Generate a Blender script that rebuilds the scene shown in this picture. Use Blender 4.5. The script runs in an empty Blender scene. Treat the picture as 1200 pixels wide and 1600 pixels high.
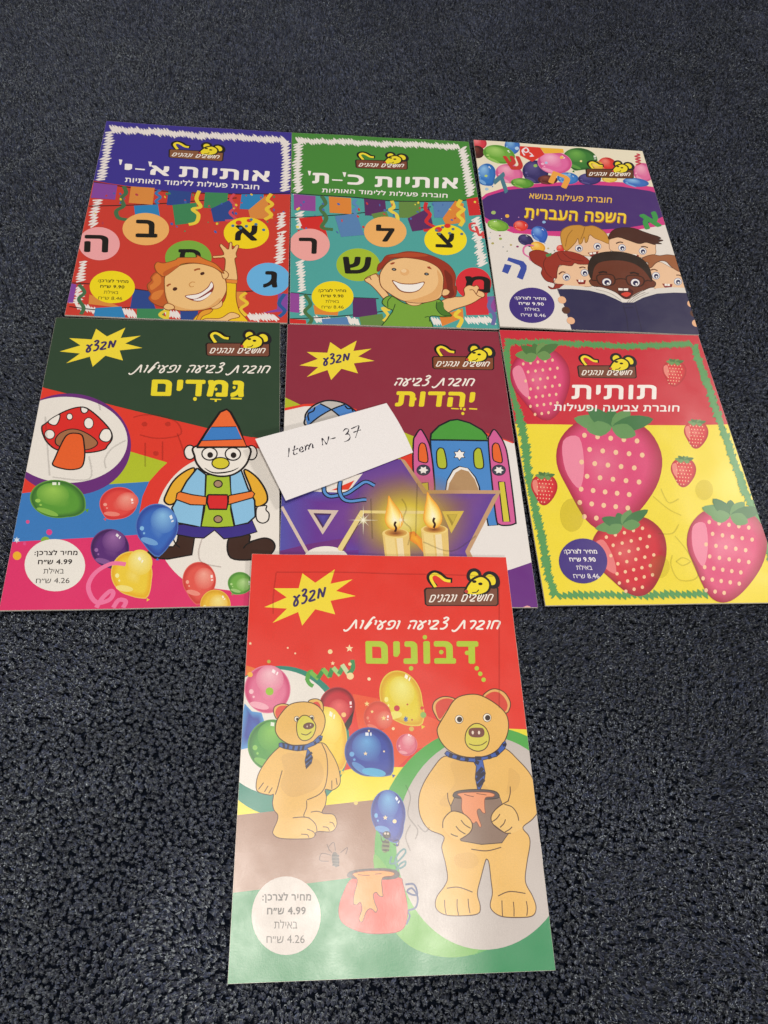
import bpy, bmesh, math, random
import numpy as np
from mathutils import Matrix, Vector
from mathutils.geometry import tessellate_polygon

# ------------------------------------------------------------------ camera, light, exposure
SC = bpy.context.scene
COL = SC.collection
PITCH, ROLL, CAM_H, FPX = math.radians(60.041), math.radians(10.125), 0.5691, 1196.6
_f = Vector((0, math.cos(PITCH), -math.sin(PITCH)))
_r0 = Vector((1, 0, 0)); _u0 = _r0.cross(_f)
_c, _s = math.cos(ROLL), math.sin(ROLL)
CR, CU, CF = _c*_r0+_s*_u0, -_s*_r0+_c*_u0, _f
CAM = Vector((0, 0, CAM_H))
cam = bpy.data.objects.new('camera', bpy.data.cameras.new('camera'))
COL.objects.link(cam)
cam.matrix_world = Matrix(((CR.x, CU.x, -CF.x, 0), (CR.y, CU.y, -CF.y, 0), (CR.z, CU.z, -CF.z, CAM_H), (0, 0, 0, 1)))
cam.data.sensor_fit = 'VERTICAL'; cam.data.sensor_height = 36.0; cam.data.sensor_width = 27.0
cam.data.lens = FPX/1600*36.0
cam.data.clip_start = 0.01; cam.data.clip_end = 50
SC.camera = cam

W = bpy.data.worlds.new('World'); SC.world = W; W.use_nodes = True
W.node_tree.nodes['Background'].inputs[0].default_value = (1.0, 0.93, 0.86, 1)
W.node_tree.nodes['Background'].inputs[1].default_value = 0.165

def area(name, loc, target, size, power, color):
    l = bpy.data.lights.new(name, 'AREA'); l.shape = 'DISK'; l.size = size; l.energy = power; l.color = color
    o = bpy.data.objects.new(name, l); COL.objects.link(o); o.location = loc
    o.rotation_euler = (Vector(target)-Vector(loc)).to_track_quat('-Z', 'Y').to_euler()
    return o
area('ceiling_lamp', (0.11, 0.05, 2.35), (0.05, 0.40, 0), 0.34, 30, (1.0, 0.93, 0.85))
area('far_ceiling_lamp', (2.60, 2.90, 2.35), (0.05, 0.95, 0), 0.42, 84, (1.0, 0.94, 0.87))
area('rear_fill', (1.3, -2.6, 2.1), (0.05, 1.0, 0), 0.45, 62, (1.0, 0.94, 0.87))  # added fill behind the camera to brighten the far pile, no known source

SC.view_settings.view_transform = 'Standard'; SC.view_settings.look = 'None'
SC.view_settings.exposure = -0.12; SC.view_settings.gamma = 1.0; SC.view_settings.use_curve_mapping = False
SC.render.engine = 'CYCLES'
SC.cycles.max_bounces = 6; SC.cycles.transparent_max_bounces = 24

# ------------------------------------------------------------------ helpers
def lin(c):
    c /= 255.0
    return c/12.92 if c <= 0.04045 else ((c+0.055)/1.055)**2.4
def C(h, a=1.0):
    return (lin(int(h[0:2], 16))*.96, lin(int(h[2:4], 16))*.96, lin(int(h[4:6], 16))*.96, a)
def mix(a, b, t): return tuple(a[i]*(1-t)+b[i]*t for i in range(4))

def mat_new(name):
    m = bpy.data.materials.new(name); m.use_nodes = True
    return m, m.node_tree, m.node_tree.nodes, m.node_tree.nodes['Principled BSDF']
def noise(nt, scale, detail=3.0, rough=0.6, coord='Object'):
    tc = nt.nodes.new('ShaderNodeTexCoord'); n = nt.nodes.new('ShaderNodeTexNoise')
    n.inputs['Scale'].default_value = scale; n.inputs['Detail'].default_value = detail; n.inputs['Roughness'].default_value = rough
    nt.links.new(tc.outputs[coord], n.inputs['Vector'])
    return n
def bump_chain(nt, pairs):
    prev = None
    for n, strength, dist in pairs:
        b = nt.nodes.new('ShaderNodeBump'); b.inputs['Strength'].default_value = strength; b.inputs['Distance'].default_value = dist
        nt.links.new(n.outputs['Fac'], b.inputs['Height'])
        if prev: nt.links.new(prev.outputs['Normal'], b.inputs['Normal'])
        prev = b
    return prev
def ink_material(name, translucent=False, rough=0.31):
    m, nt, N, P = mat_new(name)
    at = N.new('ShaderNodeAttribute'); at.attribute_name = 'ink'
    fib = noise(nt, 1400, 2)
    mp = N.new('ShaderNodeMapRange'); mp.inputs[1].default_value = .3; mp.inputs[2].default_value = .7
    mp.inputs[3].default_value = .93; mp.inputs[4].default_value = 1.05
    nt.links.new(fib.outputs['Fac'], mp.inputs[0])
    mx = N.new('ShaderNodeMix'); mx.data_type = 'RGBA'; mx.blend_type = 'MULTIPLY'; mx.inputs[0].default_value = 1
    nt.links.new(at.outputs['Color'], mx.inputs[6]); nt.links.new(mp.outputs[0], mx.inputs[7])
    nt.links.new(mx.outputs[2], P.inputs['Base Color'])
    rn = noise(nt, 60, 4)
    rm = N.new('ShaderNodeMapRange'); rm.inputs[3].default_value = rough-.07; rm.inputs[4].default_value = rough+.07
    nt.links.new(rn.outputs['Fac'], rm.inputs[0]); nt.links.new(rm.outputs[0], P.inputs['Roughness'])
    P.inputs['Specular IOR Level'].default_value = 0.7
    b = bump_chain(nt, [(noise(nt, 9, 2), .5, .004), (noise(nt, 1000, 3, .7), .4, .00013)])
    nt.links.new(b.outputs['Normal'], P.inputs['Normal'])
    if translucent: nt.links.new(at.outputs['Alpha'], P.inputs['Alpha'])
    return m
INK = ink_material('printed_cover_ink'); INK_T = ink_material('translucent_cover_ink', True)

def plain(name, col, rough=.6, metal=0.0, nscale=800, bump=.0001):
    m, nt, N, P = mat_new(name)
    n = noise(nt, nscale, 3)
    rp = N.new('ShaderNodeValToRGB')
    rp.color_ramp.elements[0].position = .3; rp.color_ramp.elements[1].position = .7
    rp.color_ramp.elements[0].color = tuple(c*.9 for c in col[:3])+(1,); rp.color_ramp.elements[1].color = tuple(min(1, c*1.06) for c in col[:3])+(1,)
    nt.links.new(n.outputs['Fac'], rp.inputs[0]); nt.links.new(rp.outputs[0], P.inputs['Base Color'])
    P.inputs['Roughness'].default_value = rough; P.inputs['Metallic'].default_value = metal
    b = bump_chain(nt, [(n, .3, bump)]); nt.links.new(b.outputs['Normal'], P.inputs['Normal'])
    return m
PAGE = plain('page_paper', (.62, .59, .54), .8)
WIRE = plain('staple_wire', (.62, .62, .62), .3, 1.0)
NOTE = plain('slip_paper', (.80, .78, .79), .75, 0, 1500, .00002)
PEN = plain('pen_ink', (.02, .016, .03), .5)

def smooth_pts(p, n=5, closed=True):
    m = len(p); out = []
    idx = range(m) if closed else range(m-1)
    for i in idx:
        if closed: a, b, c, d = p[i-1], p[i], p[(i+1) % m], p[(i+2) % m]
        else: a, b, c, d = p[max(i-1, 0)], p[i], p[i+1], p[min(i+2, m-1)]
        for k in range(n):
            t = k/n; t2 = t*t; t3 = t2*t
            out.append(tuple(.5*(2*b[j]+(c[j]-a[j])*t+(2*a[j]-5*b[j]+4*c[j]-d[j])*t2+(3*b[j]-a[j]-3*c[j]+d[j])*t3) for j in (0, 1)))
    if not closed: out.append(tuple(p[-1]))
    return out
def pts(s):
    if not isinstance(s, str): return list(s)
    return [tuple(float(v) for v in q.split(',')) for q in s.split()]
def affine(src, dst):
    A = np.array([[x, y, 1] for x, y in src], float); D = np.array(dst, float)
    M = np.linalg.solve(A, D)
    return lambda p: tuple(np.array([p[0], p[1], 1.0]) @ M)

_FONT = {}
def font_mesh(text, space=1.0):
    "outlines of a set line as a list of filled contours (vertices, triangles)"
    key = (text, space)
    if key in _FONT: return _FONT[key]
    cu = bpy.data.curves.new('t', 'FONT'); cu.body = text; cu.space_character = space
    o = bpy.data.objects.new('t', cu); COL.objects.link(o)
    dg = bpy.context.evaluated_depsgraph_get(); dg.update()
    crv = o.to_curve(dg); loops = []
    for sp in crv.splines:
        P = []; bp = sp.bezier_points; m = len(bp)
        for i in range(m):
            p, q = bp[i], bp[(i+1) % m]
            a, b, c, d = p.co.xy, p.handle_right.xy, q.handle_left.xy, q.co.xy
            st = 1 if (b-a).cross(d-a) ** 2 < 1e-9 and (c-a).cross(d-a) ** 2 < 1e-9 else 4
            for k in range(st):
                t = k/st; u = 1-t
                P.append(tuple(a*(u*u*u)+b*(3*u*u*t)+c*(3*u*t*t)+d*(t*t*t)))
        A = sum(P[i-1][0]*P[i][1]-P[i][0]*P[i-1][1] for i in range(len(P)))/2
        if abs(A) > 1e-7: loops.append((A, P))
    o.to_curve_clear(); bpy.data.objects.remove(o); bpy.data.curves.remove(cu)
    def inside(p, P):
        r = False
        for i in range(len(P)):
            (x1, y1), (x2, y2) = P[i-1], P[i]
            if (y1 > p[1]) != (y2 > p[1]) and p[0] < (x2-x1)*(p[1]-y1)/(y2-y1)+x1: r = not r
        return r
    out = []
    is_hole = lambda A, P: any(B*A < 0 and abs(B) > abs(A) and inside(P[0], Q) for B, Q in loops)
    for A, P in loops:
        if is_hole(A, P): continue
        rings = [P]+[Q for B, Q in loops if B*A < 0 and abs(B) < abs(A) and inside(Q[0], P)]
        v = [p for r in rings for p in r]
        f = tessellate_polygon([[Vector((x, y, 0)) for x, y in r] for r in rings])
        out.append((v, [tuple(t) for t in f]))
    _FONT[key] = out
    return out
def vis(s):
    "Hebrew in reading order -> left to right order, keeping numbers"
    out, num = [], ''
    for ch in reversed(s):
        if ch.isdigit() or (ch == '.' and num): num = ch+num
        else:
            if num: out.append(num); num = ''
            out.append(ch)
    if num: out.append(num)
    return ''.join(out)

HAND = {  # hand lettering: advance, strokes in letter-height units
 'ח': (.72, ['.08,0 .06,.6 .1,.98 .45,1 .64,.85 .64,.4 .6,0']), 'ו': (.24, ['0,.9 .12,1 .14,.6 .1,0']),
 'ב': (.72, ['0,.9 .2,1 .45,.97 .5,.75 .3,.4 0,.06 .3,0 .65,.03']), 'ר': (.62, ['0,.9 .2,1 .45,.97 .54,.75 .45,.3 .3,0']),
 'ת': (.86, ['-.3,-.1 -.2,-.28 .0,-.25 .2,.1 .42,.95 .5,1 .62,.5 .75,0']), 'צ': (.62, ['.0,1.25 .2,1.42 .42,1.3 .35,1 .12,.8 .45,.65 .5,.3 .3,.02 .0,.02']),
 'י': (.22, ['0,.95 .12,1 .12,.5']), 'ע': (.66, ['.0,.9 .12,.95 .45,.35 .35,0 .12,.02 .1,.35 .35,.75 .62,1']),
 'ה': (.68, ['0,.9 .2,1 .5,.98 .6,.8 .55,0', '.14,.55 .08,0']), 'פ': (.72, ['.3,.5 .12,.55 .1,.85 .35,1 .62,.9 .64,.4 .45,.05 .02,.03']),
 'ל': (.62, ['.66,1.32 .54,1.45 .4,1.2 .2,.4 .12,.05 .22,.05 .5,.85']), 'ש': (.76, ['.02,1 .04,.4 .2,.05 .5,.05 .64,.4 .68,1', '.06,.35 .3,.45 .36,1']),
 'ם': (.7, ['.05,0 .06,.6 .02,.95 .4,1 .6,.75 .52,.05 .05,.0']), 'נ': (.46, ['.05,.95 .3,1 .34,.5 .3,.04 -.02,.0']),
 'מ': (.82, ['.02,0 .08,.6 .12,1 .38,.45 .5,.05 .62,.5 .7,1']), ' ': (.5, [])}

LAYER = 9e-6
TOP = 0.0020
class Sheet:
    "a printed cover: artwork is laid down shape by shape, each a layer of ink above the ones it overlaps"
    def __init__(s, obj, w=.21, h=.297):
        s.o, s.w, s.h = obj, w, h
        s.inv = obj.matrix_world.inverted(); s.boxes = []; s.parts = {}; s.cur = None; s.K = (0, 0, 1)
        s.o0 = s.inv @ CAM
        s.rng = random.Random(5)
    def k(s, x, y, sc): s.K = (x, y, sc); return s
    def part(s, name, translucent=False, new=True):
        key = (name, len(s.parts)) if new else (name, -1)
        if name == 'front_cover_art': key = (name, -1)
        s.parts.setdefault(key, dict(v=[], f=[], c=[], t=translucent)); s.cur = s.parts[key]; return s
    def uv(s, p):
        px, py = s.K[0]+p[0]*s.K[2], s.K[1]+p[1]*s.K[2]
        d = s.inv.to_3x3() @ (CF*FPX + CR*(px-600) - CU*(py-800))
        t = (TOP-s.o0.z)/d.z
        return (s.o0.x+d.x*t, s.o0.y+d.y*t)
    def level(s, P):
        a = min(p[0] for p in P); b = max(p[0] for p in P); c = min(p[1] for p in P); d = max(p[1] for p in P)
        l = 0
        for q in s.boxes:
            if q[4] > l and q[0] < b and q[1] > a and q[2] < d and q[3] > c: l = q[4]
        s.boxes.append((a, b, c, d, l+1)); return TOP+(l+1)*LAYER
    def raw(s, P, faces, cols, dz=None):
        z = s.level(P); n = len(s.cur['v'])
        s.cur['v'] += [(p[0], p[1], z+(dz[i] if dz else 0)) for i, p in enumerate(P)]
        s.cur['f'] += [tuple(i+n for i in f) for f in faces]
        s.cur['c'] += list(cols) if isinstance(cols, list) else [cols]*len(P)
    def P(s, col, q, sm=0, a=1.0):
        q = pts(q)
        if sm: q = smooth_pts(q, 5)
        U = [s.uv(p) for p in q]; s.raw(U, [tuple(range(len(U)))], C(col, a) if isinstance(col, str) else col)
    def mpp(s, p):
        a = s.uv(p); b = s.uv((p[0]+4, p[1])); c = s.uv((p[0], p[1]+4))
        return math.sqrt(abs((b[0]-a[0])*(c[1]-a[1])-(b[1]-a[1])*(c[0]-a[0])))/4
    def L(s, col, w, q, sm=1, close=0, taper=0, a=1.0):
        q = pts(q)
        if sm: q = smooth_pts(q, 5, bool(close))
        elif close: q = q+[q[0]]
        if close and sm: q = q+[q[0]]
        w = w*1.22*s.mpp(q[len(q)//2]); s.stroke([s.uv(p) for p in q], w, C(col, a), taper)
    def stroke(s, U, w, col, taper=0):
        V, F, dz = [], [], []; n = len(U)
        for i in range(n):
            a, b = U[max(i-1, 0)], U[min(i+1, n-1)]
            dx, dy = b[0]-a[0], b[1]-a[1]; l = math.hypot(dx, dy) or 1e-9
            ww = w*.5*((1-taper*abs(2*i/(n-1)-1)**2) if taper else 1)
            V += [(U[i][0]-dy/l*ww, U[i][1]+dx/l*ww), (U[i][0]+dy/l*ww, U[i][1]-dx/l*ww)]; dz += [(i % 12)*4e-7]*2
            if i: F.append((2*i-2, 2*i-1, 2*i+1, 2*i))
        s.raw(V, F, col, dz)
    def ring(s, cx, cy, rx, ry, rot=0, n=40):
        c, d = math.cos(math.radians(rot)), math.sin(math.radians(rot)); o = []
        for i in range(n):
            t = 2*math.pi*i/n; x, y = rx*math.cos(t), ry*math.sin(t)
            o.append((cx+c*x-d*y, cy+d*x+c*y))
        return o
    def E(s, col, cx, cy, rx, ry=None, rot=0, a=1.0, out=None, ow=3):
        ry = ry or rx; n = 40 if rx*s.K[2] > 6 else 14
        if out: s.P(out, s.ring(cx, cy, rx+ow, ry+ow, rot, n))
        s.P(col, s.ring(cx, cy, rx, ry, rot, n), 0, a)
    def G(s, cols, edge, ctr, stops=None):
        "radial blend: cols from the centre outwards"
        e = pts(edge); m = len(e); k = len(cols); stops = stops or [i/(k-1) for i in range(k)]
        V, cc, F = [s.uv(ctr)], [cols[0]], []
        for j in range(1, k):
            for p in e: V.append(s.uv((ctr[0]+(p[0]-ctr[0])*stops[j], ctr[1]+(p[1]-ctr[1])*stops[j]))); cc.append(cols[j])
        for i in range(m): F.append((0, 1+i, 1+(i+1) % m))
        for j in range(1, k-1):
            for i in range(m):
                a, b = 1+(j-1)*m+i, 1+(j-1)*m+(i+1) % m; F.append((a, a+m, b+m, b))
        s.raw(V, F, cc)
    def balloon(s, cx, cy, rx, ry, rot, cols, knot=None, win=None, name='balloon', spot=(-.25, -.3)):
        "cols dark, mid, light; knot = position of the tied end; win = direction of the window glint"
        s.part(name); d, m, l = [C(x) for x in cols]
        e = s.ring(cx, cy, rx, ry, rot, 44)
        if knot:
            ka = math.atan2(knot[1]-cy, knot[0]-cx); kd = math.hypot(knot[0]-cx, knot[1]-cy); e2 = []
            for p in e:
                a = math.atan2(p[1]-cy, p[0]-cx); da = abs((a-ka+math.pi) % (2*math.pi)-math.pi)
                if da < .75:
                    t = (1-da/.75)**1.6; r = math.hypot(p[0]-cx, p[1]-cy); r = r*(1-t)+kd*t
                    e2.append((cx+r*math.cos(a), cy+r*math.sin(a)))
                else: e2.append(p)
            e = e2
            nx, ny = math.cos(ka), math.sin(ka); q = max(rx, ry)*.1
            s.P(m, [(knot[0]-nx*q*.3, knot[1]-ny*q*.3), (knot[0]+nx*q-ny*q*.8, knot[1]+ny*q+nx*q*.8), (knot[0]+nx*q+ny*q*.8, knot[1]+ny*q-nx*q*.8)])
        s.G([mix(m, l, .35), m, m, mix(m, d, .8), mix(m, l, .25)], e, (cx+rx*.1, cy+ry*.1), [0, .4, .7, .93, 1])
        hx, hy = cx+spot[0]*rx, cy+spot[1]*ry
        s.G([l, mix(m, l, .6), mix(m, l, .15)], s.ring(hx, hy, rx*.6, ry*.58, rot, 26), (hx-rx*.1*spot[0], hy-ry*.25))
        s.P(mix(m, l, .6), s.ring(cx-rx*.35, cy+ry*.68, rx*.42, ry*.14, rot+14, 20))
        s.E(cols[2], cx-rx*.7, cy+ry*.1, rx*.1, ry*.1); s.E(cols[2], cx-rx*.6, cy+ry*.32, rx*.05, ry*.05)
        if win:
            wx, wy = cx+win[0]*rx, cy+win[1]*ry; a, b = rx*.11, ry*.13
            tx, ty = -win[1], win[0]
            for g, z in ((-.9, 1.4), (.75, .6)):
                ox, oy = wx+tx*a*g*1.2, wy+ty*b*g*1.2
                s.P(mix(l, C('ffffff'), .75), [(ox-tx*a*z*.6-win[0]*a*.7, oy-ty*b*z*.6-win[1]*b*.7), (ox+tx*a*z*.6-win[0]*a*.7, oy+ty*b*z*.6-win[1]*b*.7), (ox+tx*a*z*.6+win[0]*a*.7, oy+ty*b*z*.6+win[1]*b*.7), (ox-tx*a*z*.6+win[0]*a*.7, oy-ty*b*z*.6+win[1]*b*.7)])
    def T(s, text, col, bl, br, tl, bold=.02, shear=0.0):
        "type set line; bold weight by printing shifted copies"
        comps = font_mesh(vis(text), 1.0+bold*3.2)
        hv = font_mesh('ח', 1.0)[0][0]; H = max(p[1] for p in hv)+bold; B = min(p[1] for p in hv)-bold
        x0 = min(p[0] for v, f in comps for p in v)-bold; x1 = max(p[0] for v, f in comps for p in v)+bold
        n = 8 if bold > .03 else 6
        for v, f in comps:
            for k in range(n+1 if bold > .004 else 1):
                ox, oy = (bold*math.cos(6.2832*(k+.5)/n), bold*math.sin(6.2832*(k+.5)/n)) if k < n and bold > .004 else (0, 0)
                V = []
                for p in v:
                    a, b = (p[0]+ox-x0)/(x1-x0), (p[1]+oy-B)/(H-B)
                    V.append(s.uv((bl[0]+(br[0]-bl[0])*a+(tl[0]-bl[0])*b, bl[1]+(br[1]-bl[1])*a+(tl[1]-bl[1])*b)))
                s.raw(V, f, C(col))
    def S(s, text, col, w, bl, br, tl, slant=.25):
        "hand lettered line"
        x, st = 0, []
        for ch in reversed(text):
            adv, ss = HAND[ch]
            for q in ss: st.append(smooth_pts([(x+a+slant*b, b) for a, b in pts(q)], 4, False))
            x += adv+.16
        x0 = min(p[0] for q in st for p in q); x1 = max(p[0] for q in st for p in q)
        for q in st:
            Q = [(bl[0]+(br[0]-bl[0])*(p[0]-x0)/(x1-x0)+(tl[0]-bl[0])*p[1], bl[1]+(br[1]-bl[1])*(p[0]-x0)/(x1-x0)+(tl[1]-bl[1])*p[1]) for p in q]
            s.stroke([s.uv(p) for p in Q], w*s.mpp(Q[0]), C(col))
    def scrib(s, col, path, amp, step, w, slant=.9, skip=()):
        "zigzag crayon band along a path"
        step *= 1.12; p = smooth_pts(pts(path), 12, False); R = s.rng
        out, acc, sg = [], 0, 1
        for a, b in zip(p, p[1:]):
            l = math.hypot(b[0]-a[0], b[1]-a[1]); d = ((b[0]-a[0])/l, (b[1]-a[1])/l); t = 0
            while acc+(l-t) >= step:
                t += step-acc; acc = 0
                A = amp*R.uniform(.7, 1.4)*sg
                out.append((a[0]+d[0]*t-d[1]*A+d[0]*A*slant, a[1]+d[1]*t+d[0]*A+d[1]*A*slant)); sg = -sg
            acc += l-t
        nm = [k for k, d in s.parts.items() if d is s.cur][0][0]; s.part(nm)
        for i in range(0, len(out)-1, 14): s.L(col, w*.75, smooth_pts(out[i:i+15], 3, False), 0)
    def star(s, col, cx, cy, r, n=5, inner=.42, rot=-90, sq=1.0):
        q = []
        for i in range(2*n):
            a = math.radians(rot+180*i/n); rr = r if i % 2 == 0 else r*inner
            q.append((cx+rr*math.cos(a), cy+rr*math.sin(a)*sq))
        s.P(col, q)
    # ---- printed elements that every cover of the series carries
    def logo(s, tl, tr, bl, plank='7c4a38', txt='f6efe6'):
        m = affine([(655, 160), (1110, 150), (660, 265)], [tl, tr, bl]); M = lambda q: [m(p) for p in pts(q)]
        k = math.hypot(tr[0]-tl[0], tr[1]-tl[1])/455
        s.part('publisher_logo')
        s.L('140e0a', 27*k, M('722,150 688,110 684,80 712,62 750,72 785,102 826,110'), 1)
        s.L('f6e038', 15*k, M('722,152 696,108 694,84 716,70 746,82 780,108 815,114'), 1)
        s.P('1e1512', M('648,168 662,154 1100,144 1116,156 1117,256 1104,268 670,270 654,258'))
        s.P(plank, M('660,172 668,162 1096,153 1106,160 1108,252 1098,262 672,264 664,256'))
        s.P('1c1820', M('928,112 914,80 930,44 968,32 1002,52 1008,90 970,118'), 1)
        s.P('1c1820', M('1012,106 1022,66 1056,50 1100,64 1124,104 1120,144 1088,160 1046,148'), 1)
        s.P('f0dc30', M('944,104 936,80 948,58 970,54 986,66 988,86 966,104'), 1)
        s.P('f0dc30', M('1030,104 1038,80 1060,70 1086,82 1098,110 1090,134 1060,134'), 1)
        s.P('1c1410', M('897,181 916,136 953,93 1008,74 1056,101 1071,140 1055,181 1010,204 960,208 910,198'), 1)
        s.P('f2de30', M('912,180 928,142 960,106 1008,88 1048,112 1056,144 1042,174 1004,192 958,196 920,190'), 1)
        s.P('c04038', M('902,180 908,168 922,170 926,184 914,190'), 1)
        for c in ((964, 116), (1002, 130)):
            s.P('1c1410', [m(p) for p in s.ring(c[0], c[1], 14, 9, 0, 14)])
        s.L('1c1410', 5*k, M('950,186 978,182 992,166'), 1)
        s.S('חושבים ונהנים', txt, 7*k, m((682, 243)), m((1078, 236)), m((686, 203)), .3)
    def price(s, ell, col, tcol, l1, r1, l4):
        s.part('price_badge'); s.E(col, *ell)
        m = affine([(262, 440), (548, 440), (287, 688)], [l1, r1, l4])
        for t, a, b, base, top, bo in (('מחיר לצרכן:', 262, 548, 440, 402, .028), ('4.99 ש״ח', 290, 517, 521, 482, .028), ('באילת', 332, 467, 603, 563, .0), ('4.26 ש״ח', 287, 510, 688, 648, .002)):
            t = t.replace('4.99', s.prices[0]).replace('4.26', s.prices[1])
            s.T(t, tcol, m((a, base)), m((b, base)), m((a, top)), bo)
    def burst(s, a, b, c):
        s.part('sale_starburst'); m = affine([(198, 418), (1055, 313), (553, 590)], [a, b, c])
        s.P('f2dc3c', [m(p) for p in pts('555,100 675,190 858,65 818,200 1025,157 870,268 1055,313 818,360 862,487 675,438 553,590 515,462 275,565 410,430 198,418 408,325 285,240 520,240')])
        w = 20*math.hypot(b[0]-a[0], b[1]-a[1])/860
        s.S('מבצע', '3c2c60', w, m((478, 405)), m((775, 318)), m((472, 318)), .12)
    def finish(s):
        for (name, _), d in s.parts.items():
            if not d['f']: continue
            me = bpy.data.meshes.new(name); me.from_pydata(d['v'], [], d['f']); me.update()
            at = me.color_attributes.new('ink', 'FLOAT_COLOR', 'POINT')
            at.data.foreach_set('color', np.array(d['c'], dtype=np.float32).ravel())
            bm = bmesh.new(); bm.from_mesh(me); fit(bm, s.bend, s.w/2-.0001, s.h/2-.0001); bm.to_mesh(me); bm.free()
            if not len(me.polygons): continue
            bend_mesh(me, s.bend)
            me.materials.append(INK_T if d['t'] else INK)
            o = bpy.data.objects.new(name, me); COL.objects.link(o); o.parent = s.cover
            s.made = getattr(s, 'made', 0)+1

def fit(bm, bend, hw=None, hh=None):
    "trim a printed shape to its cover and score it along the lines where the paper bends"
    if hw:
        if any(abs(v.co.x) > hw or abs(v.co.y) > hh for v in bm.verts):
            bmesh.ops.triangulate(bm, faces=bm.faces[:])
            for co, no in (((hw, 0, 0), (1, 0, 0)), ((-hw, 0, 0), (-1, 0, 0)), ((0, hh, 0), (0, 1, 0)), ((0, -hh, 0), (0, -1, 0))):
                bmesh.ops.bisect_plane(bm, geom=bm.verts[:]+bm.edges[:]+bm.faces[:], plane_co=co, plane_no=no, clear_outer=True, dist=1e-7)
    if not bm.verts or not bend: return
    x0 = min(v.co.x for v in bm.verts); x1 = max(v.co.x for v in bm.verts)
    tri = False
    for i in range(-23, 24):
        x = i*STRIP
        if x0+1e-6 < x < x1-1e-6:
            if not tri:
                bad = [f for f in bm.faces if len(f.verts) > 4]
                if bad: bmesh.ops.triangulate(bm, faces=bad)
                tri = True
            bmesh.ops.bisect_plane(bm, geom=bm.verts[:]+bm.edges[:]+bm.faces[:], plane_co=(x, 0, 0), plane_no=(1, 0, 0), dist=1e-8)
STRIP = .005
def bend_fn(lift, wave, n, ph):
    def f(x):
        t = np.clip((.105-np.asarray(x, float))/.21, 0, 1.02)
        return lift*t**2.6 + wave*.5*(1-np.cos(2*np.pi*n*t+ph*t))*np.clip(t*2.5, 0, 1)
    return f
def bend_mesh(me, bend):
    n = len(me.vertices); co = np.empty(n*3); me.vertices.foreach_get('co', co); co = co.reshape(-1, 3)
    x = co[:, 0].copy()
    i0 = np.floor(x/STRIP); fa, fb = bend(i0*STRIP), bend((i0+1)*STRIP); co[:, 2] += fa+(fb-fa)*(x/STRIP-i0)
    me.vertices.foreach_set('co', co.ravel()); me.update()
    sl = (bend(x+.002)-bend(x-.002))/.004
    nv = np.stack([-sl, np.zeros(n), np.ones(n)], -1); nv /= np.linalg.norm(nv, axis=1)[:, None]
    me.polygons.foreach_set('use_smooth', np.ones(len(me.polygons), bool))
    ln = [None]*len(me.loops)
    for p in me.polygons:
        pn = p.normal
        for li in p.loop_indices:
            v = nv[me.loops[li].vertex_index]
            ln[li] = (v if pn.z > 0 else -v) if abs(pn.z) > .6 else pn
    me.normals_split_custom_set([tuple(q) for q in ln])

def slab(bm, x0, x1, y0, y1, z0, z1):
    v = [bm.verts.new((x, y, z)) for z in (z0, z1) for x, y in ((x0, y0), (x1, y0), (x1, y1), (x0, y1))]
    for f in ((3, 2, 1, 0), (4, 5, 6, 7), (0, 1, 5, 4), (1, 2, 6, 5), (2, 3, 7, 6), (3, 0, 4, 7)): bm.faces.new([v[i] for i in f])
def link_bm(name, bm, mats, parent, bend=None):
    if bend: fit(bm, bend)
    me = bpy.data.meshes.new(name); bm.to_mesh(me); bm.free()
    if bend: bend_mesh(me, bend)
    for m in mats: me.materials.append(m)
    o = bpy.data.objects.new(name, me); COL.objects.link(o); o.parent = parent
    return o

def booklet(label, x, y, deg, prices, base, z=0.0, tilt=0.0, seed=1, bend=(.001, .0004, 2, 0)):
    "stapled colouring booklet: an Empty on the carpet; parts front_cover, pages, back_cover, two staples"
    o = bpy.data.objects.new('coloring_booklet', None); COL.objects.link(o)
    o.empty_display_size = .02
    o.matrix_world = Matrix.Translation((x, y, z)) @ Matrix.Rotation(math.radians(deg), 4, 'Z') @ Matrix.Rotation(tilt, 4, 'X')
    bpy.context.view_layer.update()
    o['label'] = label; o['category'] = 'booklet'; o['group'] = 'coloring booklets laid out on the carpet'
    s = Sheet(o); s.prices = prices; s.bend = bend_fn(*bend); R = random.Random(seed)
    # cover sheet: slab with a rounded spine on the right-hand side
    bm = bmesh.new(); slab(bm, -.105, .105, -.1485, .1485, TOP-.00022, TOP)
    lay = bm.verts.layers.float_color.new('ink')
    for v in bm.verts: v[lay] = C('e4ddd2')
    s.cover = link_bm('front_cover', bm, [INK], o, s.bend)
    bm = bmesh.new(); slab(bm, -.105, .1049, -.1484, .1484, 0.0, .0002)
    link_bm('back_cover', bm, [PAGE], o, s.bend)
    bm = bmesh.new(); zz = .00026
    while zz < TOP-.00042:
        d = R.uniform(0, .0009); e = R.uniform(-.0004, .0003)
        slab(bm, -.1052+d, .1045, -.1486+e*.5+.0002, .1484+e*.3, zz, zz+.00013); zz += .00017
    link_bm('pages', bm, [PAGE], o, s.bend)
    for v in (.068, -.078):
        bm = bmesh.new()
        slab(bm, .10502, .10545, v-.0065, v+.0065, .0007, .0011)
        bmesh.ops.bevel(bm, geom=bm.edges[:], offset=.00012, segments=2, affect='EDGES')
        link_bm('staple', bm, [WIRE], o)
    s.part('front_cover_art'); hx, hy = .105-.0001, .1485-.0001
    s.raw([(-hx, -hy), (.105, -hy), (.105, hy), (-hx, hy)], [(0, 1, 2, 3)], C(base))
    return s

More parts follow.
